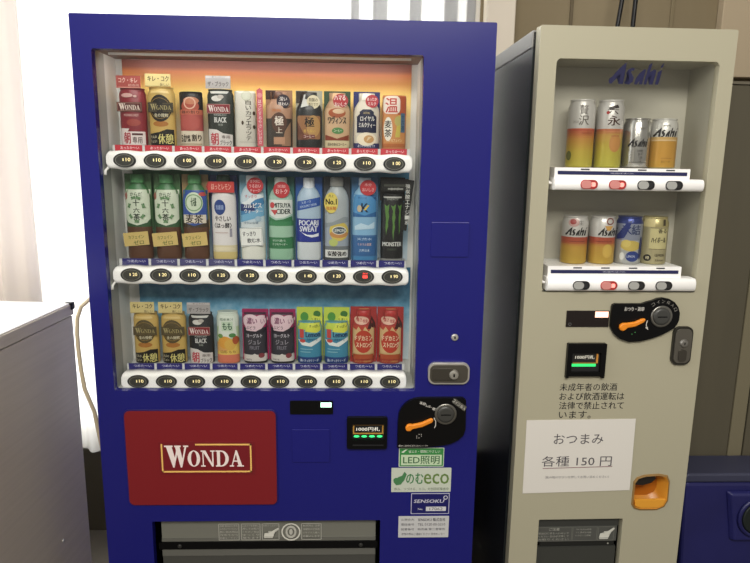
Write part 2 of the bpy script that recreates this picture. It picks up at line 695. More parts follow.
# ------------------------------------------------------------------ logo outlines
def serif_wonda(x0, z0, w, h):
    """five heavy serif capitals W O N D A as polygons in a box"""
    P = []

    def add(polys, ox, sx, oz=0.0, sz=1.0):
        for p in polys:
            P.append([(ox + x * sx, oz + z * sz) for x, z in p])
    Wd = [[(.06, 1), (.30, 1), (.46, .32), (.40, 0), (.34, 0)], [(.34, 0), (.40, 0), (.62, 1), (.54, 1)],
          [(.44, 1), (.64, 1), (.76, .32), (.72, 0), (.66, 0)], [(.66, 0), (.72, 0), (.95, 1), (.87, 1)],
          [(0, 1), (.36, 1), (.36, .93), (0, .93)], [(.42, 1), (.70, 1), (.70, .93), (.42, .93)], [(.80, 1), (1.02, 1), (1.02, .93), (.80, .93)]]
    O = ring2(.5, .5, .5, .44, 24, 1.0, 0.52)
    N = [[(.12, 0), (.20, 0), (.20, .95), (.12, .95)], [(.10, 1), (.34, 1), (.90, .06), (.90, 0), (.78, 0)], [(.80, 0), (.90, 0), (.90, 1), (.80, 1)],
         [(0, 1), (.30, 1), (.30, .92), (0, .92)], [(0, 0), (.32, 0), (.32, .08), (0, .08)], [(.68, 1), (1.0, 1), (1.0, .92), (.68, .92)]]
    D = [[(.10, 0), (.34, 0), (.34, 1), (.10, 1)], [(0, 1), (.45, 1), (.45, .92), (0, .92)], [(0, 0), (.45, 0), (.45, .08), (0, .08)]]
    for i in range(12):
        a, b2 = math.radians(-90 + 15 * i), math.radians(-75 + 15 * i)
        D.append([(.42 + .58 * math.cos(a), .5 + .5 * math.sin(a)), (.42 + .58 * math.cos(b2), .5 + .5 * math.sin(b2)),
                  (.42 + .32 * math.cos(b2), .5 + .42 * math.sin(b2)), (.42 + .32 * math.cos(a), .5 + .42 * math.sin(a))])
    A = [[(.12, 0), (.20, 0), (.52, .90), (.46, 1)], [(.42, 1), (.56, 1), (.94, 0), (.66, 0)], [(.22, .30), (.74, .30), (.74, .38), (.24, .38)],
         [(0, 0), (.32, 0), (.32, .08), (0, .08)], [(.56, 0), (1.04, 0), (1.04, .08), (.56, .08)]]
    add(Wd, 0, 1.55, -0.06, 1.36)
    x = 1.50
    for g, wd in ((O, .82), (N, .92), (D, .86), (A, .90)):
        add(g, x, wd)
        x += wd + .05
    return [[(x0 + px / x * w, z0 + pz * h / 1.3) for px, pz in p] for p in P]


ASAHI = [[(85, 292), (92, 275), (118, 258), (150, 215), (200, 165), (242, 128), (238, 180), (222, 322), (180, 322), (190, 240), (166, 246), (152, 262), (160, 272), (140, 292), (112, 322), (92, 318)],
         [(245, 225), (262, 195), (292, 180), (322, 182), (314, 203), (292, 206), (287, 216), (320, 264), (312, 300), (280, 325), (236, 320), (232, 300), (262, 302), (276, 290), (250, 252)],
         [(328, 312), (338, 272), (368, 226), (412, 190), (428, 190), (402, 322), (370, 322), (377, 287), (352, 324), (330, 324)],
         [(452, 152), (484, 130), (442, 322), (414, 322)],
         [(452, 262), (466, 215), (500, 190), (522, 192), (525, 212), (502, 322), (466, 322), (484, 236)],
         [(540, 212), (580, 190), (562, 290), (552, 322), (522, 322)],
         [(564, 162), (592, 128), (586, 164), (572, 178)]]


def asahi(x0, z0, w, h):
    return [[(x0 + (px - 85) / 507 * w, z0 + (325 - pz) / 197 * h) for px, pz in p] for p in ASAHI]


HAND = [[(0, .1), (.62, .1), (.70, .42), (1.0, .80), (.93, .90), (.56, .62), (.30, .60), (.28, .46), (.06, .44)], [(.02, 0), (.6, 0), (.6, .07), (.02, .07)]]


# ------------------------------------------------------------------ the blue machine
def blue_machine():
    T = thing('vending_machine', 'large blue drinks vending machine with three rows of samples and a red panel', 'vending machine', (0, 0, 0))
    WIN = (0.0467, 0.9092, 0.8278, 1.7528)
    DSP = (0.1232, 0.305, 0.7425, 0.5358)
    b = MB()
    b.slab(rrect(0, 0.07, 1.0, 1.83, 0.004), [rrect(*WIN, 0.006), rrect(*DSP, 0.004)], 0.0, 0.022, BLUE)
    for x0, x1 in ((0, 0.018), (0.982, 1.0)):
        b.box(x0, x1, 0.0222, 0.185, 0.07, 1.83, BLUE)
    b.box(0.018, 0.982, 0.0222, 0.185, 1.812, 1.83, BLUE)
    b.box(0.018, 0.982, 0.0222, 0.185, 0.07, 0.088, BLUE)
    b.build('door', T, bevel=0.0025)
    b = MB()
    b.box(0.002, 0.998, 0.1852, 0.65, 0.07, 1.829, BLUE_DK)
    b.build('cabinet', T, bevel=0.004)
    for x in (0.07, 0.93):
        for y in (0.06, 0.6):
            b = MB()
            b.lathe([(0, 0.03), (0.01, 0.032), (0.014, 0.018), (0.07, 0.018)], lambda z: STEEL_DK, n=16, x=x, y=y)
            b.build('foot', T)
    # display compartment
    b = MB()
    x0, z0, x1, z1 = WIN
    D = 0.150
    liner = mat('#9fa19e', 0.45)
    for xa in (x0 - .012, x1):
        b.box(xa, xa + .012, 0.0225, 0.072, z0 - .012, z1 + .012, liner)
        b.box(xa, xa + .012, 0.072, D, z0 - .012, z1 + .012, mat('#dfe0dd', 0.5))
    b.box(x0, x1, 0.0221, D, z1, z1 + .012, mat('#6d5046', 0.5))
    for cx in (.109, .268, .428, .588, .745):
        b.box(cx - .011, cx + .011, 0.066, 0.080, z1 - .0012, z1 + .001, mat('#9a8076', 0.5))
    b.box(x0, x1, 0.0221, D, z0 - .012, z0, GREYIN)
    b.box(x0 - .012, x1 + .012, D, D + .012, z0 - .012, z1 + .012, mat('#dcdcd8', 0.5))
    b.build('display_box', T)
    b = MB()
    b.box(x0 + .001, x1 - .001, 0.016, 0.0195, z0 + .001, z1 - .001, PANE)
    b.build('display_pane', T)
    warm = poster_mat('warm_board', [(0.25, '#e6dcc4'), (0.50, '#f4d88c'), (0.70, '#f6cf70'), (0.80, '#f0a85a'), (0.90, '#e88a54'), (0.945, '#a8604e'), (1.0, '#93544a')], 2.5, 0.05)  # last stops darken to brown-red along the upper edge
    tea = poster_mat('green_board', [(0.1, '#b7c7b4'), (0.5, '#4f8f57'), (0.9, '#2c6b3d')], 4, 0.15)
    pale = poster_mat('pale_board', [(0.1, '#d5e2ea'), (0.55, '#7fb3cf'), (0.95, '#3f86ab')], 9, 0.35)
    water = poster_mat('water_board', [(0.15, '#e2edf2'), (0.55, '#b9d6e4'), (0.80, '#6aa6c6'), (0.98, '#35779c'), (1.0, '#2f7096')], 34, 0.42)
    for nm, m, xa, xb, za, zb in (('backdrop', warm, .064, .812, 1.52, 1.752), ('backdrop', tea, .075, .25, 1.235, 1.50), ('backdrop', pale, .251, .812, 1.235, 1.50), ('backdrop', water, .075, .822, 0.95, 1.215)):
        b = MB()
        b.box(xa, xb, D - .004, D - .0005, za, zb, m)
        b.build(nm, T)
    # unseen LED strip added under the header to brighten the warm backdrop
    for zt, pw in ((1.7440, 0.38),):
        b = MB()
        b.box(.075, .800, 0.0275, 0.0335, zt, zt + .005, mat('#f3f1ea', 0.4))
        b.build('added_led_strip', T)
        d = bpy.data.lights.new('added_led_strip_light', 'AREA')
        d.shape, d.size, d.size_y, d.energy, d.color = 'RECTANGLE', 0.72, 0.006, pw, (1.0, 0.97, 0.92)
        o = bpy.data.objects.new('added_led_strip_light', d)
        COL.objects.link(o)
        o.parent = T
        o.location = (.4375, 0.036, zt - .002)
        o.rotation_euler = (math.radians(52), 0, 0)
    # three tiers: shelf, rail with ten buttons, temperature tags
    rows = ((1.4745, 1.5200, 0.0540, 0.8085, 1.4968, 1.534, '#b32c38', 'あったか〜い', ('110', '110', '100', '110', '110', '120', '120', '120', '110', '100')),
            (1.1855, 1.2310, 0.0525, 0.8060, 1.2104, 1.241, '#191763', 'つめた〜い', ('120', '120', '110', '120', '120', '120', '140', '120', '---', '190')),
            (0.9020, 0.9490, 0.0555, 0.8070, 0.9257, 0.956, '#191763', 'つめた〜い', ('110',) * 10))
    for ri, (za, zb, xa, xb, zc, zs, tcol, ttxt, prices) in enumerate(rows):
        b = MB()
        b.box(xa + .006, xb - .002, 0.0622, D - .005, zb - 0.012, zs, mat('#b9bbbb', 0.45))
        b.box(xa + .010, xb - .010, 0.034, 0.062, za + 0.006, zb - 0.014, GREYIN)
        zl = (1.5345, 1.2480, 0.9650)[ri]
        b.box(xa + .006, xb - .004, 0.0585, 0.0622, zb - 0.012, zl - .001, mat('#c5c7c6', 0.4))
        b.build('shelf', T)
        # rail: scalloped outline, rounded front
        cols = [0.0997 + 0.07375 * i for i in range(10)]

        def wob(x):
            return 0.0014 * math.cos(2 * math.pi * (x - cols[0]) / 0.07375)
        zm, hh = (za + zb) / 2, (zb - za) / 2
        lay = ((0.0275, 0.80), (0.0265, 0.55), (0.030, 0.93), (0.036, 1.0), (0.0605, 1.0))
        b = MB()
        r = 0.012
        xs = [xa + r + (xb - xa - 2 * r) * i / 80 for i in range(81)]
        top = [(xb - r + r * math.sin(a), r * math.cos(a)) for a in [math.radians(q) for q in (15, 30, 45, 60, 75, 90)]]

        def outline(s):
            p = [(x, zm + (hh + wob(x)) * s) for x in xs]
            p += [(xb - r + r * math.sin(math.radians(q)), zm + (hh - r + r * math.cos(math.radians(q))) * s) for q in (20, 40, 60, 80)]
            p += [(xb - r + r * math.sin(math.radians(q)), zm - (hh - r + r * math.cos(math.radians(q))) * s) for q in (80, 60, 40, 20)]
            p += [(x, zm - (hh + wob(x)) * s) for x in reversed(xs)]
            p += [(xa + r - r * math.sin(math.radians(q)), zm - (hh - r + r * math.cos(math.radians(q))) * s) for q in (20, 40, 60, 80)]
            p += [(xa + r - r * math.sin(math.radians(q)), zm + (hh - r + r * math.cos(math.radians(q))) * s) for q in (80, 60, 40, 20)]
            return p
        rings = [[b.bm.verts.new((p[0], y, p[1])) for p in outline(s)] for y, s in ((0.0262, 0.52), (0.0275, 0.76), (0.0305, 0.92), (0.036, 1.0), (0.0605, 1.0))]
        n = len(rings[0])
        for k in range(len(rings) - 1):
            for i in range(n):
                j = (i + 1) % n
                b.face([rings[k][i], rings[k][j], rings[k + 1][j], rings[k + 1][i]], WHITE, True)
        b.face(rings[0][::-1], WHITE)
        b.face(rings[-1], WHITE)
        rail = b.build('button_rail', T, recalc=True)
        b = MB()                                      # white bracket arm curving to the frame at the rail's left end
        b.tube([(xa + .012, 0.045, za + .008), (xa, 0.038, za + .004), (xa - .004, 0.030, za - .004), (xa - .0035, 0.0265, za - .014)], 0.0035, WHITE, 8)
        b.build('bracket', rail)
        for i, cx in enumerate(cols):
            b = MB()
            b.disc(cx, zc, [(0.0236, 0.0150), (0.0226, 0.0166), (0.0238, 0.0174), (0.0275, 0.0174)], mat('#1b1b1c', 0.35), 1.58, 36)
            b.disc(cx, zc, [(0.0228, 0.0132), (0.0238, 0.0148)], mat('#33332f', 0.3), 1.6, 36)
            b.flat(ring2(cx, zc, .0142, .0128, 36, 1.6), plane(0.0225), mat('#6f6f66', 0.4))
            p = prices[i]
            if p == '---':
                b.flat([rrect(cx - .002, zc - .0035, cx + .010, zc + .004, .001)], plane(0.0224), LED_RED)
                b.text('売切', cx + .004, zc + .0085, .013, .0045, plane(0.0224), LED_RED)
            else:
                b.text(p[0], cx - .0028, zc + .0015, .0022, .0068, plane(0.0224), LED_AMBER)
                b.text(p[1:], cx + .0092, zc + .0018, .0112, .0086, plane(0.0224), LED_AMBER, bold=.02)
            b.build('selection_button', rail)
            b = MB()
            tm = mat(tcol if (ri, i) not in ((1, 1), (1, 2), (1, 3)) else '#3c3b66', 0.4)
            tx0, tx1 = cx - .0335, cx + .0335
            zl = (1.5345, 1.2480, 0.9650)[ri]
            b.box(tx0, tx1, 0.0572, 0.0584, zb - .004, zl, tm)
            b.text(ttxt, cx + .003, zl - .0068, .046, .0072, plane(0.0570), mat('#f0d9dc' if ri == 0 else '#d5d6ea', 0.5))
            b.build('temperature_tag', T)
    for i in range(10):                                # small marks on the header of each tier
        pass
    # red promotional panel
    b = MB()
    b.prism(rrect(.0655, .5850, .4655, .8590, .016), -0.003, 0.0, mat('#15155e', 0.35))
    b.build('panel_frame', T, bevel=0.001)
    b = MB()
    red = mat('#7c1b21', 0.28)
    b.prism(rrect(.0690, .5885, .4620, .8555, .014), -0.006, -0.0031, red)
    b.box(.1540, .4050, -0.0075, -0.006, .677, .770, mat('#741820', 0.35))
    yl = mat('#eec26a', 0.4)
    for q in ((.1600, .684, .1640, .765), (.1600, .684, .3970, .688), (.3930, .684, .3970, .765), (.2500, .761, .3970, .765)):
        b.box(q[0], q[2], -0.0083, -0.0074, q[1], q[3], yl)
    b.flat(serif_wonda(.1690, .7010, .2080, .0600), plane(-0.0088), mat('#f1e2dc', 0.4))
    b.build('promo_panel', T)
    # price display
    b = MB()
    b.prism(rrect(.4995, .8455, .6125, .8830, .002), -0.003, 0.0, BLACK)
    b.box(.5800, .6085, -0.0036, -0.003, .8655, .8785, LED_MINT)
    b.build('price_display', T)
    # square service cover (outline) left of the bill slot, and the one at right of the window
    for q in ((.5035, .7086, .6045, .8031), (.8580, .2675 + 1.0, .9540, 1.3560)):
        b = MB()
        b.prism(rrect(q[0], q[1], q[2], q[3], .003), -0.0028, 0.0, BLUE)
        b.build('service_cover', T, bevel=0.0018)
    # bank note slot
    b = MB()
    b.slab(rrect(.6494, .7514, .7565, .8396, .005), [rrect(.6630, .7770, .7482, .8198, .002)], -0.012, 0.0, BLACK)
    b.box(.6625, .7488, -0.003, 0.0, .7765, .8203, DARK)
    b.box(.6650, .7465, -0.0045, -0.003, .7905, .8175, mat('#b98a3a', 0.4))
    b.box(.6690, .7425, -0.0050, -0.004, .7945, .8150, mat('#101010', 0.5))
    b.text('1000円札', .7056, .8050, .062, .0115, plane(-0.0053), mat('#e8e6da', 0.5, emit=0.35), bold=.02)
    b.box(.6655, .7460, -0.0046, -0.003, .7800, .7885, mat('#1d3a22', 0.4))
    for k in range(4):
        b.flat([ell(.675 + .0205 * k, .7842, .0075, .003, 12)], plane(-0.0049), LED_GREEN)
    b.box(.6650, .7470, -0.0125, -0.011, .7605, .7640, DARK)
    b.build('bill_slot', T)
    # coin mechanism
    pts = [(.784, .7545), (.784, .828)] + [(.784 + .060 * (1 - math.cos(a)), .836 + .058 * math.sin(a)) for a in [math.radians(v) for v in (15, 30, 45, 60, 75, 90)]]
    pts += [(.955, .8945), (.9625, .888), (.9645, .825)] + [(.888 + .0765 * math.cos(a), .8055 + .046 * math.sin(a)) for a in [math.radians(v) for v in (0, -20, -40, -60, -80)]] + [(.86, .7555)]
    b = MB()
    b.prism(pts, -0.012, 0.0, BLACK)
    lite = mat('#cfccc4', 0.5)
    for k in range(3):
        a = math.radians(78 - 26 * k)
        b.text(('返却', 'レバー', '硬貨')[k], .848 + .017 * k, .880 - .0085 * k, .016, .0075, plane(-0.0124), lite, bold=.03, rot=-.35)
    b.flat(stroke2([(.879, .840), (.884, .830), (.884, .818), (.881, .811)], .002), plane(-0.0124), lite)
    b.text('硬貨のご使用方法 返却は左のレバーです', .826, .7605, .078, .0048, plane(-0.0124), lite)
    for k in range(6):
        b.flat([ell(.835 + .006 * (k % 3), .783 + .005 * (k // 2), .0012, .0012, 8)], plane(-0.0124), lite)
    for k in range(4):
        b.flat([rot2(rrect(.928 + .008 * k, .878 - .006 * k, .939 + .008 * k, .892 - .006 * k, .003), -.6, .934 + .008 * k, .885 - .006 * k)], plane(-0.0124), mat('#55534c', 0.4))
    for k, ch in enumerate('コイン投入'):
        b.text(ch, .930 + .0072 * k, .888 - .0056 * k, .007, .008, plane(-0.0128), lite, rot=-.6)
    cm = b.build('coin_mechanism', T, bevel=0.003)
    b = MB()
    b.prism([(.8070, .8215), (.8030, .8135), (.8065, .8055), (.8160, .8050), (.8230, .8110), (.8480, .8170), (.8740, .8295), (.8775, .8370), (.8720, .8410), (.8460, .8290), (.8230, .8240), (.8140, .8250)], -0.022, -0.012, ORANGE)
    tag(b.build('coin_lever', cm, bevel=0.003), 'orange return lever')
    b = MB()
    b.disc(.9098, .8500, [(-0.0145, 0.0255), (-0.0145, 0.0285), (-0.012, 0.0295)], mat('#8d8b84', 0.3, metal=0.9), n=36)
    b.disc(.9098, .8500, [(-0.0185, 0.016), (-0.0175, 0.0215), (-0.0145, 0.0235)], mat('#3a3a37', 0.35), n=36)
    b.box(.8965, .9230, -0.0192, -0.0182, .8487, .8515, BLACK)
    b.build('coin_slot', cm)
    # stickers
    def sticker(q, base, y=-0.0006):
        s = MB()
        s.prism(rrect(*q, .0015), y, 0.0, pr(base))
        return s
    P = plane(-0.0009)
    s = sticker((.7895, .6942, .9115, .7490), '#e3efd6')
    s.flat([rrect(.7915, .6960, .9098, .7475, .002)], plane(-0.0007), pr('#3d9a4a'))
    s.flat([rrect(.7955, .6990, .9055, .7290, .001)], P, pr('#d7f0c6'))
    s.text('LED照明', .8505, .7140, .098, .0235, plane(-0.0012), pr('#2c6b3a'), bold=.015)
    s.text('省エネ・環境にやさしい', .8580, .7385, .085, .0085, P, pr('#eef6e4'), bold=.01)
    s.flat([[(.7960, .7370), (.8010, .7340), (.8130, .7450), (.8060, .7440), (.8010, .7400)]], P, pr('#eef6e4'))
    s.build('sticker', T)
    s = sticker((.7705, .6200, .9330, .6910), '#d9e2cf')
    s.flat([[(.776, .650), (.784, .640), (.796, .642), (.806, .655), (.812, .672), (.806, .680), (.799, .668), (.789, .664)], ell(.784, .655, .008, .007, 14)], P, pr('#4e8f57'))
    s.text('のむ', .8340, .6600, .046, .032, P, pr('#3c8a4b'), bold=.035)
    s.text('eco', .8930, .6585, .068, .030, P, pr('#6f8f45'), bold=.03)
    s.text('飲み、つづける、エコ。分別回収推進中', .8530, .6290, .148, .0085, P, pr('#63705c'))
    s.build('sticker', T)
    s = sticker((.8255, .5540, .9310, .6160), '#c9cbe0')
    s.flat([rrect(.8275, .5560, .9290, .6140, .0015)], plane(-0.0007), pr('#20206f'))
    s.text('SENSOKU', .8750, .5925, .082, .0100, P, pr('#e6e6f2'), bold=.03, shear=.2)
    s.flat(ring2(.9200, .6030, .006, .004, 16), P, pr('#e6e6f2'))
    s.flat([rrect(.8670, .5630, .9220, .5760, 0)], P, pr('#e8e8ea'))
    s.text('No.', .8520, .5690, .014, .006, P, pr('#e6e6f2'))
    s.text('17062', .8950, .5695, .036, .0085, plane(-0.0012), pr('#44444e'))
    s.build('sticker', T)
    s = sticker((.7925, .4830, .9315, .5475), '#dcdcdb')
    for k, (t1, t2) in enumerate((('お問合先', 'SENSOKU 株式会社'), ('電話番号', 'TEL 0120-00-5210'), ('設置番号', '販売機 第二営業所'), ('', '故障の際はご連絡ください 担当センター'))):
        z = .5370 - .0145 * k
        if t1:
            s.text(t1, .8180, z, .036, .0070, P, pr('#3a3a44'))
        s.text(t2, .8840 if t1 else .8620, z, .076 if t1 else .12, .0075 if k else .010, P, pr('#33333d'), bold=.02 if k == 0 else 0)
    s.build('sticker', T)
    # locks
    b = MB()
    b.prism(rrect(.8605, .9320, .9690, .9897, .018, 8), -0.010, 0.0, CHROME)
    b.prism(rrect(.8650, .9365, .9645, .9852, .015, 8), -0.0118, -0.010, mat('#5f5b52', 0.35, metal=0.6))
    b.prism(rrect(.8700, .9450, .9250, .9770, .006), -0.0160, -0.0118, mat('#4f4b43', 0.35, metal=0.6))
    b.disc(.9270, .9600, [(-0.022, 0.006), (-0.0215, 0.011), (-0.0118, 0.0135)], mat('#a5a298', 0.3, metal=0.5), n=28)
    b.box(.9245, .9290, -0.0225, -0.0215, .9555, .9640, BLACK)
    b.build('lock_handle', T, bevel=0.0012)
    b = MB()
    b.disc(.9280, 1.0570, [(-0.0045, 0.0065), (-0.004, 0.0085), (0.0, 0.0095)], CHROME, n=24)
    b.box(.9262, .9298, -0.005, -0.0043, 1.0535, 1.0600, BLACK)
    b.build('key_lock', T)
    # dispensing port
    x0, z0, x1, z1 = DSP
    port = MB()
    for q in ((x0 - .01, x0, 0.0225, 0.14, z0, z1), (x1, x1 + .01, 0.0225, 0.14, z0, z1), (x0 - .01, x1 + .01, 0.0225, 0.14, z1, z1 + .01), (x0 - .01, x1 + .01, 0.0225, 0.14, z0 - .01, z0), (x0 - .01, x1 + .01, 0.14, 0.15, z0 - .01, z1 + .01)):
        port.box(*q, BLACK)
    pt = port.build('dispensing_port', T)
    fl = MB()
    grey = mat('#74746b', 0.35)
    fl.box(x0 + .018, x1 - .012, 0.020, 0.026, .472, .530, grey)
    fl.box(x0 + .018, x1 - .012, 0.017, 0.026, .464, .473, mat('#65655e', 0.3))
    fl.box(x0 + .010, x1 - .006, 0.014, 0.026, .442, .463, BLACK)
    fl.box(x0 + .018, x1 - .012, 0.017, 0.026, .420, .441, mat('#63635d', 0.35))
    fl.box(x0 + .018, x1 - .012, 0.020, 0.026, .308, .420, mat('#484844', 0.35))
    for cx in (.190, .690):
        fl.disc(cx, .452, [(0.011, .004), (0.0125, .0055), (0.014, .006)], mat('#2d2d2a', 0.4), n=16)
    fl.box(.352, .420, 0.018, 0.020, .528, .534, BLACK)
    ptx = mat('#b9b8ae', 0.5)
    P = plane(0.0195)
    for cx, w in ((.3255, .055), (.3855, .051), (.4400, .046), (.5525, .054)):
        o1 = rrect(cx - w / 2, .4680, cx + w / 2, .5165, 0)
        for k in range(4):
            fl.flat(stroke2([o1[k], o1[(k + 1) % 4]], .0016), plane(0.0166), ptx)
    for k in range(5):
        fl.text(('注意 取出口に手を', '入れないでください', '熱い飲み物は', '冷めてから', 'お飲みください')[k], .3255, .5110 - .0092 * k, .049, .0064, plane(0.0166), ptx)
        fl.text(('このドアを手前に', '押してお取り', 'ください 缶は', 'ゆっくり', '落ちます')[k], .3855, .5110 - .0092 * k, .045, .0064, plane(0.0166), ptx)
    fl.text('お取りください', .4400, .5110, .040, .0056, plane(0.0166), ptx)
    fl.flat([[(.4210 + .042 * x, .4735 + .034 * z) for x, z in p] for p in HAND], plane(0.0166), mat('#d6d5ca', 0.5))
    fl.flat(ring2(.4960, .4915, .0265, .0225, 36), plane(0.0166), mat('#d6d5ca', 0.5))
    fl.flat(ring2(.4960, .4915, .0190, .0120, 24, 0.8), plane(0.0166), ptx)
    fl.flat([ell(.4960, .4915, .0050, .0095, 16)], plane(0.0166), ptx)
    for k in range(4):
        fl.text(('転倒防止 注意', '未開封の空容器', 'リサイクル箱へ', 'お願いします')[k], .5525, .5105 - .0108 * k, .046, .0064, plane(0.0166), ptx)
    fl.build('flap', pt)
    return T


blue_machine()


# ------------------------------------------------------------------ drink samples
CANP = [(0, .86), (.012, .97), (.035, 1.0), (.88, 1.0), (.955, .88), (.97, .86), (.98, .90), (1.0, .90)]
SLIM = [(0, .90), (.01, .98), (.03, 1.0), (.90, 1.0), (.96, .90), (.97, .88), (.98, .92), (1.0, .92)]
BOTP = [(0, .86), (.02, .97), (.05, 1.0), (.30, 1.0), (.31, .96), (.34, .96), (.35, 1.0), (.74, 1.0), (.80, .93), (.86, .70), (.90, .48), (.92, .43), (1.0, .43)]
PETP = [(0, .88), (.02, .98), (.04, 1.0), (.70, 1.0), (.77, .95), (.83, .78), (.885, .50), (.91, .42), (1.0, .42)]
BCAN = [(0, .88), (.015, .98), (.04, 1.0), (.66, 1.0), (.74, .93), (.82, .72), (.87, .60), (.88, .62), (1.0, .62)]
TUBE_ = [(0, .92), (.015, 1.0), (.96, 1.0), (1.0, .97)]


def prof_r(P, z):
    if z <= P[0][0]: return P[0][1]
    for (a, ra), (b, rb) in zip(P[:-1], P[1:]):
        if z <= b:
            return ra + (rb - ra) * ((z - a) / (b - a) if b > a else 0)
    return P[-1][1]


def drink(name, label, cat, loc, rotz, group, prof, r, h, bands, decals=(), cap=None, card=None, flags=(), ky=0.6, z0=0.0, body='body', rough=0.38, metal=0.0, x=0.0):
    """one sample; mm inside, z up from its foot. bands: [(z_top_mm, colour)], decals laid on the front of the body"""
    T = thing(name, label, cat, loc, rotz, group)
    mm = 0.001
    full = [(z0 + p[0] * h, p[1] * r) for p in prof]
    P = sorted(full)
    # insert rings at the band edges
    for zt, c in bands[:-1]:
        if all(abs(zt - q[0]) > .2 for q in P):
            P.append((zt, prof_r(full, zt)))
    P.sort()

    def bandmat(z):
        for zt, c in bands:
            if z / mm <= zt + 1e-6:
                return mat(mute(c), rough, metal=metal, spec=0.4)
        return mat(mute(bands[-1][1]), rough, metal=metal, spec=0.4)
    b = MB()
    b.lathe([(p[0] * mm, p[1] * mm) for p in P], bandmat, ky=ky, n=32, x=x * mm)
    b.build(body, T)
    cy = None
    if card:
        cw, ca, cb, cc = card
        q = MB()
        cy = 0.004
        q.prism(rrect(-cw / 2 * mm, ca * mm, cw / 2 * mm, cb * mm, .0015), cy, cy + .0025, pr(cc))
        q.build('backing_card', T)

    def proj(dy):
        def f(px, pz):
            rr = prof_r(full, pz / mm) * mm
            lx = px - x * mm
            inb = z0 <= pz / mm <= z0 + h
            if inb and abs(lx) < rr * .995:
                y = -ky * math.sqrt(rr * rr - lx * lx)
            elif inb and cy is None:
                y = -ky * rr * 0.1
            else:
                y = 10.0
            if cy is not None:
                y = min(y, cy)
            elif y > 1:
                y = 0.0
            return (px, y - dy, pz)
        f.zcuts = [q[0] * mm for q in P] + [z0 * mm - 1e-6, (z0 + h) * mm + 1e-6]
        return f

    def put(m, d, dy, pj=None):
        k = d[0]
        f = pj(dy) if pj else proj(dy)
        ml = None if pj else 0.003
        S = lambda pts: [(a * mm, c * mm) for a, c in pts]
        if k == 'r':
            m.flat([S(rrect(d[1], d[2], d[3], d[4], d[6] if len(d) > 6 else 0))], f, pr(d[5]), ml)
        elif k == 'e':
            m.flat([S(ell(d[1], d[2], d[3], d[4]))], f, pr(d[5]), ml)
        elif k == 'p':
            m.flat([S(d[1])], f, pr(d[2]), ml)
        elif k == 'o':
            m.flat([S(p) for p in ring2(d[1], d[2], d[3], d[4], 28)], f, pr(d[5]), ml)
        elif k == 'A':
            m.flat([S(p) for p in asahi(d[1], d[2], d[3], d[4])], f, pr(d[5]), ml)
        elif k == 'W':
            m.flat([S(p) for p in serif_wonda(d[1], d[2], d[3], d[4])], f, pr(d[5]), ml)
        elif k == 't':
            m.text(d[1], d[2] * mm, d[3] * mm, d[4] * mm, d[5] * mm, f, pr(d[6]), ml, bold=d[7] if len(d) > 7 else .015, rot=d[8] if len(d) > 8 else 0.0)
        elif k == 'v':
            s, cx, zt, w, pitch, col = d[1:7]
            for i, ch in enumerate(s):
                m.text(ch, cx * mm, (zt - (i + .5) * pitch) * mm, w * mm, pitch * .82 * mm, f, pr(col), ml, bold=.015)
    if decals:
        m = MB()
        for i, d in enumerate(decals):
            put(m, d, 0.00045 + 0.00016 * i)
        m.build('label', T)
    if cap:
        ca, cb, cr, cc = cap
        q = MB()
        q.lathe([(ca * mm, cr * mm), ((ca + 1) * mm, cr * 1.04 * mm), ((cb - 1.5) * mm, cr * mm), (cb * mm, cr * .9 * mm)], lambda z: mat(cc, .4), ky=max(ky, .75), n=28, x=x * mm)
        q.build('cap', T)
    for fl in flags:
        cx, cz, w, hh, rot, c, fy, sub, nm = fl
        q = MB()
        q.prism(rot2([(a * mm, d * mm) for a, d in (ell(cx, cz, w / 2, hh / 2, 32) if nm == 'badge' else rrect(cx - w / 2, cz - hh / 2, cx + w / 2, cz + hh / 2, .6))], rot, cx * mm, cz * mm), fy * mm, (fy + 1.0) * mm, pr(c))
        for i, d in enumerate(sub):
            put(q, d, 0.0002 + 0.00012 * i, lambda dy: plane(fy * mm - dy))
        q.build(nm, T)
    return T


COLS = [0.1020 + 0.0737 * i for i in range(10)]
YD = 0.099
G1, G2, G3 = 'hot drink samples on the top shelf of the blue machine', 'cold bottle samples on the middle shelf of the blue machine', 'cold drink samples on the bottom shelf of the blue machine'


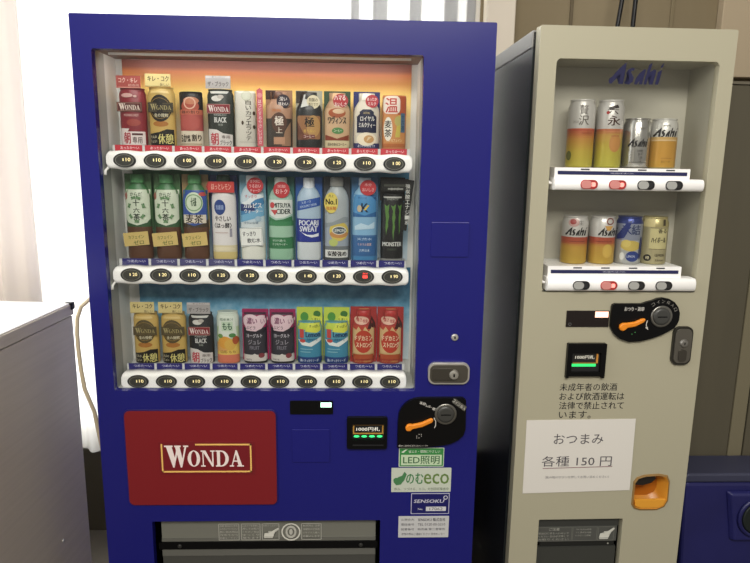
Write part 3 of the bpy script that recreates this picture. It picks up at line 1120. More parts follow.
def top_row():
    z = 1.5342
    L = lambda x: (x, YD, z)
    # 1 red morning can
    drink('coffee_can', 'red coffee can with a red top flag, first from left on the top shelf', 'can', L(.1030), 0, G1, SLIM, 33, 140,
          [(200, '#8e2530')],
          [('r', -30, 0, 30, 34, '#e9dcd8'), ('p', [(-30, 33), (-12, 33), (-6, 41), (-30, 42)], '#e9dcd8'), ('t', '朝', -13, 18, 17, 28, '#b3202e', .03), ('t', '専用', 12, 13, 22, 16, '#4a2a2c'), ('r', 0, 25, 25, 30, '#5a2f33'),
           ('e', 5, 56, 17, 9, '#a8483f'), ('t', 'MORNING SHOT', 0, 74, 36, 6, '#dcb8ae'), ('e', -8, 122, 15, 5, '#d8aaa2'), ('e', 12, 120, 4, 3, '#d8aaa2')],
          flags=[(-3, 94, 62, 23, 0, '#4a2420', -20.5, [('r', -32.5, 84, 26.5, 104, '#b98a78'), ('r', -31.5, 85, 25.5, 103, '#5b2523'), ('W', -29, 87, 53, 15, '#f0ddd0')], 'name_plate'),
                 (-2, 154, 60, 30, 0, '#a8453f', -20, [('t', 'コク・キレ', -3, 158, 46, 12, '#e4c9b8'), ('r', -30, 139.5, 27, 142, '#d48a7c'), ('t', '朝専用', 10, 146, 26, 6, '#d9a898')], 'top_flag')])
    gold = ('#c9a04c', '#d8b35e')

    def gold_can(lab, loc, grp, hh):
        s = hh / 175
        drink('coffee_can', lab, 'can', loc, 0, grp, SLIM, 33, 143 * s, [(200, '#cfac58')],
              [('r', -30, 0, 30, 30 * s, '#1d1a16'), ('p', [(-30, 29 * s), (30, 29 * s), (30, 40 * s), (14, 41 * s), (-4, 34 * s)], '#1d1a16'), ('t', '休憩', 10, 17 * s, 36, 25 * s, '#d9cf7a', .02), ('t', '大人の', -20, 22 * s, 17, 8 * s, '#d9cfae'), ('t', 'ちょい', -20, 11 * s, 17, 8 * s, '#d9cfae'),
               ('e', 0, 54 * s, 19, 7 * s, '#b3722f'), ('e', 0, 92 * s, 27, 33 * s, '#25211c' if grp == G1 else '#5a4d30'), ('o', 0, 92 * s, 25.5, 24.5, '#a8863e'), ('t', '金の微糖', 2, 75 * s, 34, 9 * s, '#d8cfae', .02), ('p', [(-20, 134 * s), (20, 134 * s), (24, 128 * s), (-24, 128 * s)], '#e3c57a')],
              flags=[(2, 94 * s, 62, 24 * s, 0, '#2c2821' if grp == G1 else '#5d5136', -20.5, [('r', -27.5, 84 * s, 31.5, 104.5 * s, '#6d5f3a'), ('r', -27, 85 * s, 31, 103.5 * s, '#39342a' if grp == G1 else '#51472f'), ('W', -24, 88 * s, 53, 14 * s, '#a89a66')], 'name_plate'),
                     (-2, 159 * s, 63, 31 * s, 0, '#dcc983', -20, [('t', 'キレ・コク', -1, 163 * s, 52, 13 * s, '#3a2c1c', .03), ('t', '新しい', 14, 149 * s, 22, 7 * s, '#6a5836'), ('r', -33, 144 * s, 29, 145.5 * s, '#b39a58')], 'top_flag')])
    gold_can('gold coffee can with pale yellow flag, beside the red can on the top shelf', L(.1755), G1, 175)
    # 3 small red and black pouch can
    drink('coffee_can', 'short red and black can, third from left on the top shelf', 'can', L(.2490), 0, G1, SLIM, 29, 134, [(38, '#dcd0b8'), (87, '#b04a45'), (200, '#1d1b1a')],
          [('r', -29, 88, 29, 133, '#1d1b1a', 2), ('e', 0, 98, 22, 17, '#b4503f'), ('e', 3, 112, 19, 9, '#c77b5a'), ('o', 0, 106, 15, 12, '#e2b59a'), ('r', -29, 78, 29, 90, '#c96a50'), ('t', '糖の割り', 0, 84, 44, 8, '#3a1c18'),
           ('e', 0, 58, 24, 20, '#b8544c'), ('t', '5か%', -13, 20, 24, 19, '#2b2218', .03), ('t', '割り', 14, 21, 22, 17, '#3a2c1c', .03), ('r', -26, 4, 26, 7, '#b8a688')])
    # 4 black can silver flag

    def black_can(lab, loc, grp, s):
        drink('coffee_can', lab, 'can', loc, 0, grp, SLIM, 33, 141 * s, [(200, '#23262a' if s < 1 else '#2a322c')],
              [('r', -30, 0, 30, 28 * s, '#d9d3cf'), ('p', [(-30, 27 * s), (30, 27 * s), (30, 30 * s), (8, 33 * s), (-8, 42 * s), (-30, 44 * s)], '#d9d3cf'), ('t', '朝', -14, 19 * s, 20, 30 * s, '#c22a3c', .03), ('t', 'ブラック', 14, 10 * s, 28, 12 * s, '#2a2626', .02), ('t', '専用', 14, 24 * s, 20, 8 * s, '#6a5a58'),
               ('t', 'BLACK', 2, 66 * s, 30, 13 * s, '#dfe0dc', .03), ('t', 'MORNING SHOT', 2, 78 * s, 32, 5 * s, '#aab0aa'), ('t', '無糖', 2, 54 * s, 12, 6 * s, '#8a8f88'), ('p', [(-24, 136 * s), (24, 136 * s), (20, 130 * s), (-20, 130 * s)], '#c9cac4'), ('e', -6, 118 * s, 13, 7 * s, '#d5d2cb'), ('e', 4, 122 * s, 8, 5 * s, '#b5b0a8')],
              flags=[(-2, 93 * s, 58, 23 * s, 0, '#b98a82', -20.3, [('r', -30, 83 * s, 26, 103.5 * s, '#8a2a33'), ('W', -28, 86 * s, 52, 15 * s, '#e6d8d2')], 'name_plate'),
                     (-1, 157 * s, 62, 31 * s, 0, '#a9a5a4', -20, [('t', 'ザ・ブラック', -1, 153 * s, 52, 12 * s, '#4a4444', .02), ('r', -31, 167 * s, 29, 172 * s, '#c4c0be'), ('t', 'あじわい', 0, 169.5 * s, 32, 4 * s, '#7a7472')], 'top_flag')])
    black_can('black coffee can with silver flag and red name plate on the top shelf', L(.3230), G1, 1.0)
    # 5 white latte carton
    drink('latte_carton', 'white carton with vertical lettering and tall pink strip, top shelf', 'carton', L(.3930), 0, G1, TUBE_, 27, 138, [(200, '#dcd8cb')],
          [('v', '白いカフェラッテ', 2, 116, 13, 12.6, '#3a3028'), ('e', -2, 126, 14, 9, '#d9dcc8'), ('o', -2, 126, 12, 11, '#b9c0a0'), ('e', 15, 84, 3, 5, '#4a3a2c'), ('e', -13, 60, 3, 5, '#4a3a2c'), ('e', 15, 50, 3, 5, '#4a3a2c'), ('r', -22, 12, 22, 13, '#b5b0a0')],
          flags=[(31, 72, 15, 138, 0, '#cf5a66', -15, [('e', 31, 128, 6, 6, '#e08a90'), ('v', 'ほっとするやさしい甘さ', 31, 118, 8, 10, '#f2d8da'), ('p', [(23.5, 140), (38.5, 140), (31, 146)], '#cf5a66')], 'promo_strip')], x=-8)

    def bottlecan(lab, x, cc, bc, bands, decs, cap, flags=()):
        drink('coffee_bottle_can', lab, 'bottle can', L(x), 0, G1, BCAN, 33, 138, bands, decs, card=(68, 0, 143, cc), cap=(121, 138, 17.5, cap), flags=flags)
    bottlecan('brown bottle can with dark round badge, sixth from left on the top shelf', .4705, '#a57858', 0, [(26, '#4a3a30'), (72, '#3b3029'), (200, '#b08466')],
              [('r', -34, 120, -8, 142, '#3a2018'), ('p', [(-30, 60), (-8, 84), (-2, 68), (-12, 0), (-30, 0)], '#413b35'), ('p', [(30, 4), (30, 64), (16, 40), (8, 4)], '#9a7458'), ('e', 2, 62, 19, 25, '#5a3c30'), ('t', '極', 2, 66, 22, 23, '#e9ded0', .03), ('t', '上', 2, 43, 16, 14, '#e0d2c2', .02), ('t', '微糖', -4, 92, 24, 7, '#c9733c'), ('r', -12, 8, 16, 26, '#b98a6c')], '#5a3524',
              [(13, 114, 34, 34, 0, '#2c2430', -17, [('e', 13, 114, 16.5, 16.5, '#2c2430'), ('t', '深い', 13, 120, 19, 10, '#e6dcd6', .02), ('t', '味わい', 13, 108, 24, 9, '#e6dcd6', .02)], 'badge')])
    bottlecan('black bottle can with cream round badge, seventh from left, top shelf', .5470, '#a9a795', 0, [(16, '#20221f'), (200, '#1f2324')],
              [('r', -33, 112, -4, 142, '#30261f'), ('p', [(-20, 100), (-12, 132), (-8, 132), (0, 104)], '#c8c9c2'), ('r', -29, 22, 29, 80, '#9a6a44', 4), ('e', 12, 54, 17, 27, '#b98d52'), ('p', [(-29, 20), (-29, 66), (-14, 38), (0, 20)], '#6a3f2c'), ('t', '極', 2, 64, 24, 24, '#16140f', .04), ('t', '香り高い', 2, 42, 30, 8, '#d8b24e'), ('r', -14, 24, 16, 33, '#7c3f3a'), ('t', 'コーヒー', 1, 28.5, 26, 6, '#e6d6c2')], '#2a2a28',
              [(12, 114, 33, 33, 0, '#dcd1ae', -17, [('t', '特製の', 12, 119, 22, 9, '#4a3d28', .02), ('t', '香りです', 12, 108, 24, 8, '#4a3d28')], 'badge')])
    bottlecan('cream and brown bottle can on a dark green card with a red badge, top shelf', .6190, '#2f4a30', 0, [(20, '#d9c79c'), (100, '#c9a47c'), (200, '#b8906a')],
              [('e', 0, 88, 22, 12, '#a8542f'), ('e', 4, 92, 15, 6, '#d4b48c'), ('t', 'ワヴィンス', 0, 70, 46, 19, '#1c1713', .04), ('e', 2, 44, 15, 8, '#4f8a4a'), ('t', 'コーヒー', 2, 44, 20, 6, '#dfe2c8'), ('p', [(-30, 20), (30, 20), (30, 34), (0, 24), (-30, 34)], '#8a3a24'), ('t', '深みのあるコーヒー', 0, 10, 48, 8, '#3a3020', .02)], '#c9a47c',
              [(9, 118, 38, 34, 0, '#bb3138', -17, [('t', 'ハマる', 7, 125, 28, 12, '#f3e2dc', .04), ('t', 'おいしさ', 9, 109, 30, 10, '#f3e2dc', .02)], 'badge')])
    bottlecan('cream bottle can with navy label, red badge and navy card on the top shelf', .6945, '#232a6b', 0, [(14, '#2a2f66'), (200, '#d6cdba')],
              [('p', [(-25, 40), (25, 40), (25, 80), (18, 86), (18, 92), (10, 98), (-10, 98), (-18, 92), (-18, 86), (-25, 80)], '#1a2140'), ('t', 'ロイヤル', 2, 75, 36, 12, '#e9e6da', .03), ('t', 'ミルクティー', 1, 59, 42, 12, '#e9e6da', .03), ('t', 'ROYAL', 0, 89, 16, 5, '#c9b274'), ('e', 0, 24, 25, 17, '#ece0c4'), ('e', 6, 24, 13, 10, '#c9985c'), ('p', [(0, 18), (14, 30), (4, 30)], '#e2c79a'), ('t', 'あったかい紅茶です', 0, 7, 44, 7, '#d8d8e4')], '#e6e2d8',
              [(13, 118, 33, 32, 0, '#c23a42', -17, [('t', 'あったか', 13, 123, 25, 8, '#f3dcd8', .02), ('t', 'ミルク', 13, 112, 20, 8, '#f3dcd8', .02)], 'badge')])
    drink('tea_carton', 'orange tea carton with white patch and red lettering, right end of top shelf', 'carton', L(.7655), 0, G1, TUBE_, 31, 134, [(200, '#d4854a')],
          [('r', 8, 86, 30, 132, '#b8542f'), ('r', -28, 6, 28, 84, '#d08a4a'), ('r', -29, 88, 14, 132, '#ecdfd0', 12), ('t', '温', -8, 109, 31, 36, '#c9433a', .03), ('e', -16, 50, 11, 30, '#ece6d4'), ('t', '麦', -16, 62, 17, 19, '#1d1a16', .03), ('t', '茶', -16, 40, 17, 19, '#1d1a16', .03), ('p', [(2, 30), (10, 84), (20, 84), (14, 30)], '#c9b84a'), ('e', 8, 70, 8, 12, '#b8b060'), ('r', 16, 42, 27, 90, '#4a6b8a'), ('v', '十六茶', 21.5, 88, 8, 14, '#23465a'), ('r', -28, 6, 28, 14, '#b8642f'), ('t', 'ノンカフェイン', 0, 22, 40, 7, '#f0d8a0')])
    return gold_can, black_can


gold_can, black_can = top_row()


def middle_row():
    z = 1.2412
    L = lambda i: (COLS[i] + (.0005, .001, 0, .0005, .0015, .0015, .001, .0005, .0005, 0)[i], YD, z)

    def tea(lab, i, green=True):
        lab_c = '#d5e2c9' if green else '#3355a8'
        dec = [('r', -31, 106, 31, 182, lab_c), ('p', [(-31, 107), (31, 107), (24, 97), (0, 90), (-24, 97)], lab_c)]
        if green:
            dec += [('e', -29, 166, 6, 10, '#b06a5a'), ('t', 'からだ', 0, 170, 30, 10, '#2f4a2f', .03), ('t', '十', 0, 148, 16, 17, '#1c2c1c', .03), ('t', '六', 0, 129, 16, 13, '#1c2c1c', .03), ('t', '茶', 0, 112, 17, 17, '#1c2c1c', .03)]
            for k in range(7):
                a = math.radians(20 + 320 * k / 6 + 90)
                for q in (0, 1):
                    cx, cz = 19 * math.cos(a), 132 + 31 * math.sin(a)
                    dec.append(('p', rot2(ell(cx, cz, 7, 2.6, 10), a + 1.1 + q * .9, cx, cz), '#6f9a68' if q else '#4f7f50'))
        else:
            dec += [('e', 0, 150, 23, 27, '#cfdfc4'), ('o', 0, 150, 22, 19, '#7fa878'), ('t', '十六茶', 0, 152, 14, 22, '#2a4a2c', .03), ('e', 22, 172, 9, 5, '#c24a4a'), ('r', -29, 97, 29, 119, '#e2d8c4'), ('t', '麦茶', 0, 108, 44, 22, '#241a14', .04)]
        drink('tea_bottle', lab, 'bottle', L(i), 0, G2, PETP, 32.5, 222, [(86, '#5e3a22'), (106, '#2f5a34' if green else '#3f3324'), (183, '#5f8a58'), (300, '#3f7d4a')], dec, cap=(199, 221, 17, '#55935f'), card=(68, 78, 222, '#4d7a4a' if green else '#a58a5c'),
              flags=[(-4 if green else 0, 55, 64, 35, .09, '#d6ba6c', -21.5, [('t', 'カフェイン', -4, 60, 40, 9, '#56702c', .02, .09), ('t', 'ゼロ', 2, 46, 26, 11, '#56702c', .03, .09)], 'promo_sticker')])
    tea('green capped tea bottle, white label, yellow sticker, leftmost on middle shelf', 0)
    tea('green capped tea bottle, white label, yellow sticker, second from left on middle shelf', 1)
    tea('brown tea bottle with blue label and yellow sticker on the middle shelf', 2, False)
    drink('lactic_drink_bottle', 'white plastic bottle with red collar ribbon and small blue circle, middle shelf', 'bottle', L(3), 0, G2, PETP, 32, 222, [(22, '#d6c078'), (40, '#ddd0a8'), (300, '#e4e0de')],
          [('e', -8, 139, 15, 20, '#28458f'), ('t', '乳酸菌', -8, 139, 20, 12, '#9fb4dc'), ('t', 'やさしい', -1, 110, 40, 14, '#1d1d22', .03), ('t', '〈はっ酵〉', -1, 92, 44, 14, '#1d1d22', .03), ('r', 16, 62, 22, 84, '#9a97a6'), ('r', -22, 72, 12, 74, '#c9b0a8'), ('e', 0, 30, 28, 6, '#e6dcb8')],
          cap=(200, 221, 17, '#23402f'), card=(70, 0, 222, '#243a72'), flags=[(-2, 191, 66, 28, 0, '#cf3f3a', -20.5, [('t', 'ほっとレモン', -2, 192, 50, 15, '#f0b8a8', .02), ('p', [(-35, 180), (-35, 205), (-41, 192)], '#a83230')], 'ribbon')])
    drink('soft_drink_bottle', 'clear bottle with blue and white wave label and square white tag, middle shelf', 'bottle', L(4), 0, G2, PETP, 32, 222, [(45, '#e4e6da'), (102, '#d2dde0'), (300, '#c7dbe6')],
          [('p', [(-31, 118), (-31, 152), (-6, 150), (14, 172), (31, 166), (31, 118)], '#3f86bd'), ('p', [(-31, 100), (31, 118), (31, 150), (8, 130), (-31, 118)], '#6fb0d8'), ('p', [(-31, 150), (-14, 156), (4, 172), (20, 174), (31, 166), (10, 160), (-8, 146)], '#e6eef2'), ('r', -30, 130, 8, 148, '#243a78'), ('t', 'カルピス', 2, 145, 46, 13, '#eef2f4', .04), ('t', 'ウォーター', 4, 130, 46, 10, '#eef2f4', .03), ('e', 16, 110, 8, 7, '#a8c6d8'), ('t', 'きれいな味', -2, 100, 36, 6, '#5a7f9a'), ('t', 'すっきり', -2, 168, 30, 8, '#d0606a')],
          cap=(199, 221, 16, '#dfe6ea'), card=(68, 0, 222, '#7fb2cb'),
          flags=[(10, 196, 42, 42, 0, '#c9353c', -20, [('t', 'カラダに', 10, 207, 24, 8, '#f2c6c6', .02), ('t', 'うるおい', 10, 195, 30, 9, '#f2c6c6', .02), ('t', 'チャージ', 10, 183, 26, 8, '#f2c6c6', .02)], 'badge'),
                 (-2, 63, 58, 48, .06, '#e9ebe6', -20.5, [('r', -29.5, 40, 25.5, 86, '#5a6a72'), ('r', -28.8, 40.8, 24.8, 85.2, '#eceee9'), ('t', 'すっきり', -8, 71, 34, 12, '#2a2f38', .03, .06), ('t', '飲む水', 4, 54, 34, 12, '#2a2f38', .03, .06)], 'promo_tag')])
    drink('cider_bottle', 'green tinted soda bottle with white label and red round badge, middle shelf', 'bottle', L(5), 0, G2, PETP, 32, 218, [(32, '#8fbf9f'), (62, '#2f7d4a'), (92, '#9cc7ab'), (106, '#3a8a55'), (300, '#a4c9b8')],
          [('p', [(-30, 122), (-12, 112), (10, 114), (30, 124), (30, 160), (-30, 160)], '#dfe6e0'), ('p', [(-30, 104), (30, 104), (30, 118), (8, 110), (-12, 107), (-30, 116)], '#2f7d4a'), ('t', 'MITSUYA', 4, 146, 44, 12, '#2a3a34', .05), ('t', 'CIDER', 8, 130, 36, 13, '#2a3a34', .05), ('e', -21, 146, 6, 8, '#cf3b3f'), ('p', [(-25, 134), (-6, 134), (-14, 120)], '#cf4a4a'), ('p', [(-30, 36), (30, 44), (30, 64), (-30, 54)], '#2f7d4a'), ('t', 'ゼロから磨いた', -4, 54, 34, 6, '#cfe6d4'), ('t', '三ツ矢サイダー', -2, 44, 40, 6, '#cfe6d4')],
          cap=(197, 217, 16, '#cfd8d2'), card=(70, 0, 219, '#2f6b62'), flags=[(4, 186, 42, 42, 0, '#c9353c', -20, [('t', '炭酸', 4, 195, 22, 8, '#f2b0b0', .02), ('t', 'おトク', 4, 182, 30, 12, '#f4d4d2', .03)], 'badge')])
    drink('sports_drink_bottle', 'sports drink bottle with navy label and white cap on a blue card, middle shelf', 'bottle', L(6), 0, G2, PETP, 32, 218, [(50, '#cfd6da'), (112, '#23348f'), (300, '#a9c4da')],
          [('p', [(-30, 132), (30, 146), (30, 168), (-30, 156)], '#2a56b0'), ('t', 'スポーツ', -6, 155, 26, 7, '#bcd2ee', .02, .2), ('t', 'ION SUPPLY DRINK', 0, 146, 44, 6, '#bcd2ee', .02, .2), ('r', -30, 52, 30, 112, '#22339a'), ('t', 'POCARI', 0, 101, 50, 14, '#dfe4f0', .05), ('t', 'SWEAT', 0, 85, 46, 14, '#dfe4f0', .05), ('p', [(-20, 77), (-4, 70), (12, 70), (26, 74), (26, 66), (8, 63), (-8, 68)], '#e6eaf2')],
          cap=(190, 217, 14.5, '#dfe6ee'), card=(70, 0, 219, '#2a5fae'))
    drink('lemon_soda_bottle', 'clear soda bottle with lemon label, grey cap and yellow round sticker, middle shelf', 'bottle', L(7), 0, G2, PETP, 32, 220, [(12, '#4a4f52'), (40, '#6d7478'), (95, '#9aa6b4'), (300, '#a9b3b6')],
          [('r', -30, 10, 30, 30, '#e3e4df'), ('t', '炭酸強め', 1, 20, 50, 14, '#1a1a1c', .05), ('e', 6, 80, 25, 26, '#d6bf52'), ('e', 6, 72, 24, 10, '#c98a4a'), ('e', 7, 82, 19, 11, '#e6e4d2'), ('e', 7, 82, 17, 9, '#31465a'), ('t', 'LEMON', 7, 82, 28, 9, '#dfe3d8', .04), ('e', -8, 50, 12, 10, '#b8c46a'), ('p', [(-30, 100), (-10, 104), (20, 118), (30, 116), (30, 104), (6, 100), (-30, 88)], '#8f9a9e')],
          cap=(196, 219, 17, '#8f8f8a'), card=(70, 0, 221, '#3a4048'), flags=[(-14, 154, 36, 54, 0, '#e0cc58', -20.5, [('e', -14, 154, 16.5, 25.5, '#e6d25e'), ('t', '売上', -14, 172, 14, 7, '#6a4a1c', .02), ('t', 'No.1', -14, 157, 28, 15, '#2a2418', .05), ('t', '強炭酸', -14, 140, 26, 10, '#cf7a2f', .03)], 'badge')])
    drink('water_bottle', 'light blue water bottle with blue label and red badge beside the black can, middle shelf', 'bottle', L(8), 0, G2, PETP, 32.5, 220, [(14, '#3f86bd'), (70, '#3a6fa8'), (92, '#7fb6dc'), (118, '#86b8da'), (300, '#8fbfe0')],
          [('r', -31, 118, 31, 176, '#4a93cc'), ('p', [(-31, 118), (31, 118), (31, 132), (0, 122), (-31, 130)], '#2f6aa8'), ('p', [(12, 176), (31, 176), (31, 160)], '#2a5f9a'), ('t', 'K', 0, 142, 18, 23, '#182028', .03), ('e', -14, 140, 6, 9, '#c9b898'), ('p', [(-4, 136), (8, 150), (12, 148), (2, 136)], '#e2c24a'), ('t', 'おいしい水', -6, 168, 22, 5, '#23568a'), ('p', [(-26, 94), (-10, 102), (10, 96), (26, 106), (26, 88), (-26, 84)], '#bcdcf0'), ('r', -30, 16, 30, 66, '#2f64a0'), ('t', '天然水', 0, 60, 40, 7, '#b8d2ea'), ('t', 'ミネラル豊富', 0, 46, 36, 7, '#d0b0b0', .03), ('t', '六甲の水', 0, 30, 28, 8, '#c6dcee')],
          cap=(199, 219, 16, '#c9dcec'), card=(70, 0, 221, '#3f77a8'), flags=[(8, 194, 42, 40, 0, '#c8363c', -20, [('t', '水分', 8, 202, 18, 8, '#f2b8b8', .02), ('t', 'おいしさ', 8, 189, 30, 9, '#f2b8b8', .02)], 'badge')])
    CG = '#57863a'
    claws = [('p', [(-21, 151), (-15, 147), (-9, 152), (-11, 132), (-9, 120), (-12, 104), (-11, 94), (-15, 82), (-16, 70), (-18, 90), (-17, 112), (-19, 132)], CG),
             ('p', [(-5, 150), (1, 146), (8, 152), (6, 130), (8, 118), (5, 104), (7, 92), (4, 76), (3, 56), (0, 78), (1, 98), (-1, 116), (1, 134)], CG),
             ('p', [(13, 151), (18, 147), (24, 152), (21, 132), (22, 116), (20, 100), (21, 86), (18, 72), (17, 96), (16, 118), (18, 134)], CG)]
    drink('energy_drink_can', 'black can with green claw marks and hanging tag, far right of middle shelf', 'can', L(9), 0, G2, CANP, 30, 178, [(8, '#8a8a86'), (300, '#121413')],
          claws + [('t', 'MONSTER', 0, 47, 50, 11, '#cfd2cd', .05), ('t', 'ENERGY', 0, 33, 24, 6, '#4f5a4c'), ('r', -24, 168, 24, 172, '#b9bab4'), ('t', 'ENERGY', 0, 165, 30, 5, '#8f938c')], card=(66, 160, 221, '#141514'),
          flags=[(4, 202, 70, 32, .0, '#151615', -21, [('r', -24, 198, 30, 204, '#45483f'), ('r', -14, 190, 26, 194, '#8f918a'), ('t', 'エナジー', 8, 192, 30, 7, '#a9aba4', .02)], 'top_flag'),
                 (37, 150, 18, 132, -.14, '#1b1c1b', -22, [('v', '強炭酸エナジー系', 38, 206, 12, 13.5, '#d5d6d0')], 'hanging_tag')])


middle_row()


def bottom_row():
    z = 0.9562
    L = lambda i, dx=0: (COLS[i] + dx + .0008, YD, z)
    gold_can('gold coffee can with pale yellow flag, leftmost on the bottom shelf', L(0, .002), G3, 172)
    gold_can('gold coffee can with pale yellow flag, second from left on the bottom shelf', L(1, .002), G3, 172)
    black_can('black coffee can with grey flag between gold can and peach juice, bottom shelf', L(2, .002), G3, .99)
    drink('peach_juice_can', 'pale green and peach orange fruit juice can on the bottom shelf', 'can', L(3), 0, G3, SLIM, 30, 144, [(28, '#e08a5c'), (60, '#e3a85c'), (104, '#b9d3a8'), (300, '#d3e0d2')],
          [('p', [(-26, 72), (26, 72), (20, 132), (-18, 136)], '#dfe9dc'), ('t', '国産果汁', 0, 124, 36, 7, '#3f6a4a', .02), ('r', -14, 92, 16, 118, '#c5dcc0'), ('t', 'もも', 1, 105, 24, 20, '#2a5a3c', .04), ('e', -6, 60, 19, 17, '#e6a13c'), ('e', 10, 54, 18, 16, '#e0b04a'), ('e', 22, 66, 8, 12, '#b8552f'), ('e', -18, 78, 7, 6, '#6d9a4c'), ('e', 14, 80, 9, 6, '#4f8a4a'), ('p', [(-29, 24), (30, 24), (30, 62), (16, 40), (-29, 34)], '#e9c45a'), ('r', -29, 4, 29, 26, '#e07a5c'), ('t', '山形 もも', 2, 34, 40, 8, '#7a4a1c', .02)])

    def grape(lab, i):
        drink('jelly_drink_can', lab, 'can', L(i), 0, G3, SLIM, 32, 140, [(9, '#26262a'), (26, '#d3cfc9'), (92, '#34323c'), (300, '#3c2f40')],
              [('r', -35, 100, 35, 147, '#a5245c'), ('p', [(-35, 102), (35, 102), (22, 84), (-24, 84)], '#2c2a33'), ('e', -10, 120, 22, 19, '#e9c9d2'), ('e', 17, 122, 17, 14, '#e9c9d2'), ('p', [(-26, 110), (30, 114), (20, 100), (4, 92), (-22, 94)], '#e9c9d2'), ('t', '濃い', -6, 121, 28, 18, '#8a4a6c', .03), ('t', 'ぶどう', -10, 102, 26, 9, '#3a2a36', .02), ('t', 'い', 22, 119, 10, 12, '#a06a86', .02), ('t', 'ヨーグルト', 0, 80, 42, 11, '#c9c4cc', .04), ('t', 'ジュレ', 0, 62, 34, 13, '#a8a4ae', .03), ('t', 'FRUIT', 0, 46, 26, 10, '#8a8794', .02), ('p', [(-30, 8), (30, 8), (30, 30), (14, 22), (0, 30), (-16, 20), (-30, 26)], '#d9d3cb'), ('e', 18, 24, 8, 7, '#8a3a42'), ('t', '100%', -16, 13, 18, 5, '#5a5560')],
              card=(71, 6, 149, '#a8bf6a' if False else '#b7245f'))
    grape('black drink can with white cloud logo on a magenta card, left of the two', 4)
    grape('black drink can with white cloud logo on a magenta card, right of the two', 5)

    def lemon(lab, i):
        drink('lemon_drink_can', lab, 'can', L(i), 0, G3, SLIM, 33, 118, [(20, '#2a4f8a'), (72, '#3d8fb0'), (300, '#58a5bd')],
              [('r', -35, 97, 35, 154, '#c3d848'), ('e', -14, 128, 11, 13, '#4f9a3c'), ('e', 20, 136, 10, 9, '#3f7a34'), ('p', [(-12, 92), (8, 132), (34, 126), (34, 96), (20, 88)], '#dbe34a'), ('t', 'うまい', 16, 120, 26, 9, '#4a6a24', .03), ('t', 'すっぱい', 14, 107, 28, 8, '#4a6a24', .03), ('p', [(-32, 70), (0, 60), (32, 76), (32, 66), (6, 50), (-20, 54)], '#e4edec'), ('t', 'Lemon', 10, 84, 38, 15, '#1f3f6a', .05), ('t', '1', -20, 86, 10, 24, '#cf4a44', .05), ('e', -18, 66, 8, 5, '#cf4a44'), ('t', 'スカッシュ', 8, 70, 28, 7, '#1f3f6a', .03), ('r', -24, 42, 10, 44, '#8fc6d6'), ('r', -24, 34, 4, 36, '#8fc6d6'), ('r', -34, 4, 34, 18, '#24407f'), ('t', '濃いすっきりソーダ', 0, 11, 50, 8, '#cfd8ea', .02)],
              card=(70, 0, 155, '#bcd044'))
    lemon('blue lemon drink can with lime yellow top, left of the two', 6)
    lemon('blue lemon drink can with lime yellow top, right of the two', 7)

    def tomato(lab, i):
        drink('energy_drink_bottle_can', lab, 'bottle can', L(i), 0, G3, BCAN, 30, 150, [(16, '#b0392c'), (22, '#3a2a1e'), (30, '#d3b678'), (108, '#c4422f'), (300, '#b3312c')],
              [('r', -12, 140, 14, 152, '#c98a54'), ('e', -6, 122, 20, 11, '#e6b49c'), ('t', '強さ', -12, 124, 14, 10, '#b3312c', .03), ('t', '増量', 4, 121, 14, 9, '#b3312c', .02), ('p', [(10, 100), (22, 132), (32, 112), (34, 98)], '#4a1f1c'), ('p', [(-29, 30), (-29, 102), (-20, 96), (-14, 106), (-4, 92), (4, 106), (14, 92), (22, 104), (29, 100), (29, 30)], '#d9b47c'), ('e', 0, 64, 25, 32, '#c5402c'), ('t', 'ドデカミン', 0, 74, 46, 15, '#f0d9b4', .04), ('t', 'ストロング', 2, 55, 44, 15, '#f0d9b4', .04), ('r', -28, 14, 28, 28, '#b8502f'), ('t', 'エナジー炭酸飲料', 0, 8, 44, 6, '#d99a5a')],
              card=(72, 0, 157, '#ad2f2c'), cap=(133, 149, 16, '#a82c2a'))
    tomato('red bottle can on a red card, left of the two at the right end', 8)
    tomato('red bottle can on a red card, far right of the bottom shelf', 9)


bottom_row()

# ------------------------------------------------------------------ the beige machine
BO, BYAW = Vector((1.1027, 0.0144, 0.0)), 0.0146


def bloc(u, d, z):
    c, s = math.cos(BYAW), math.sin(BYAW)
    return (BO.x + u * c - d * s, BO.y + u * s + d * c, z)


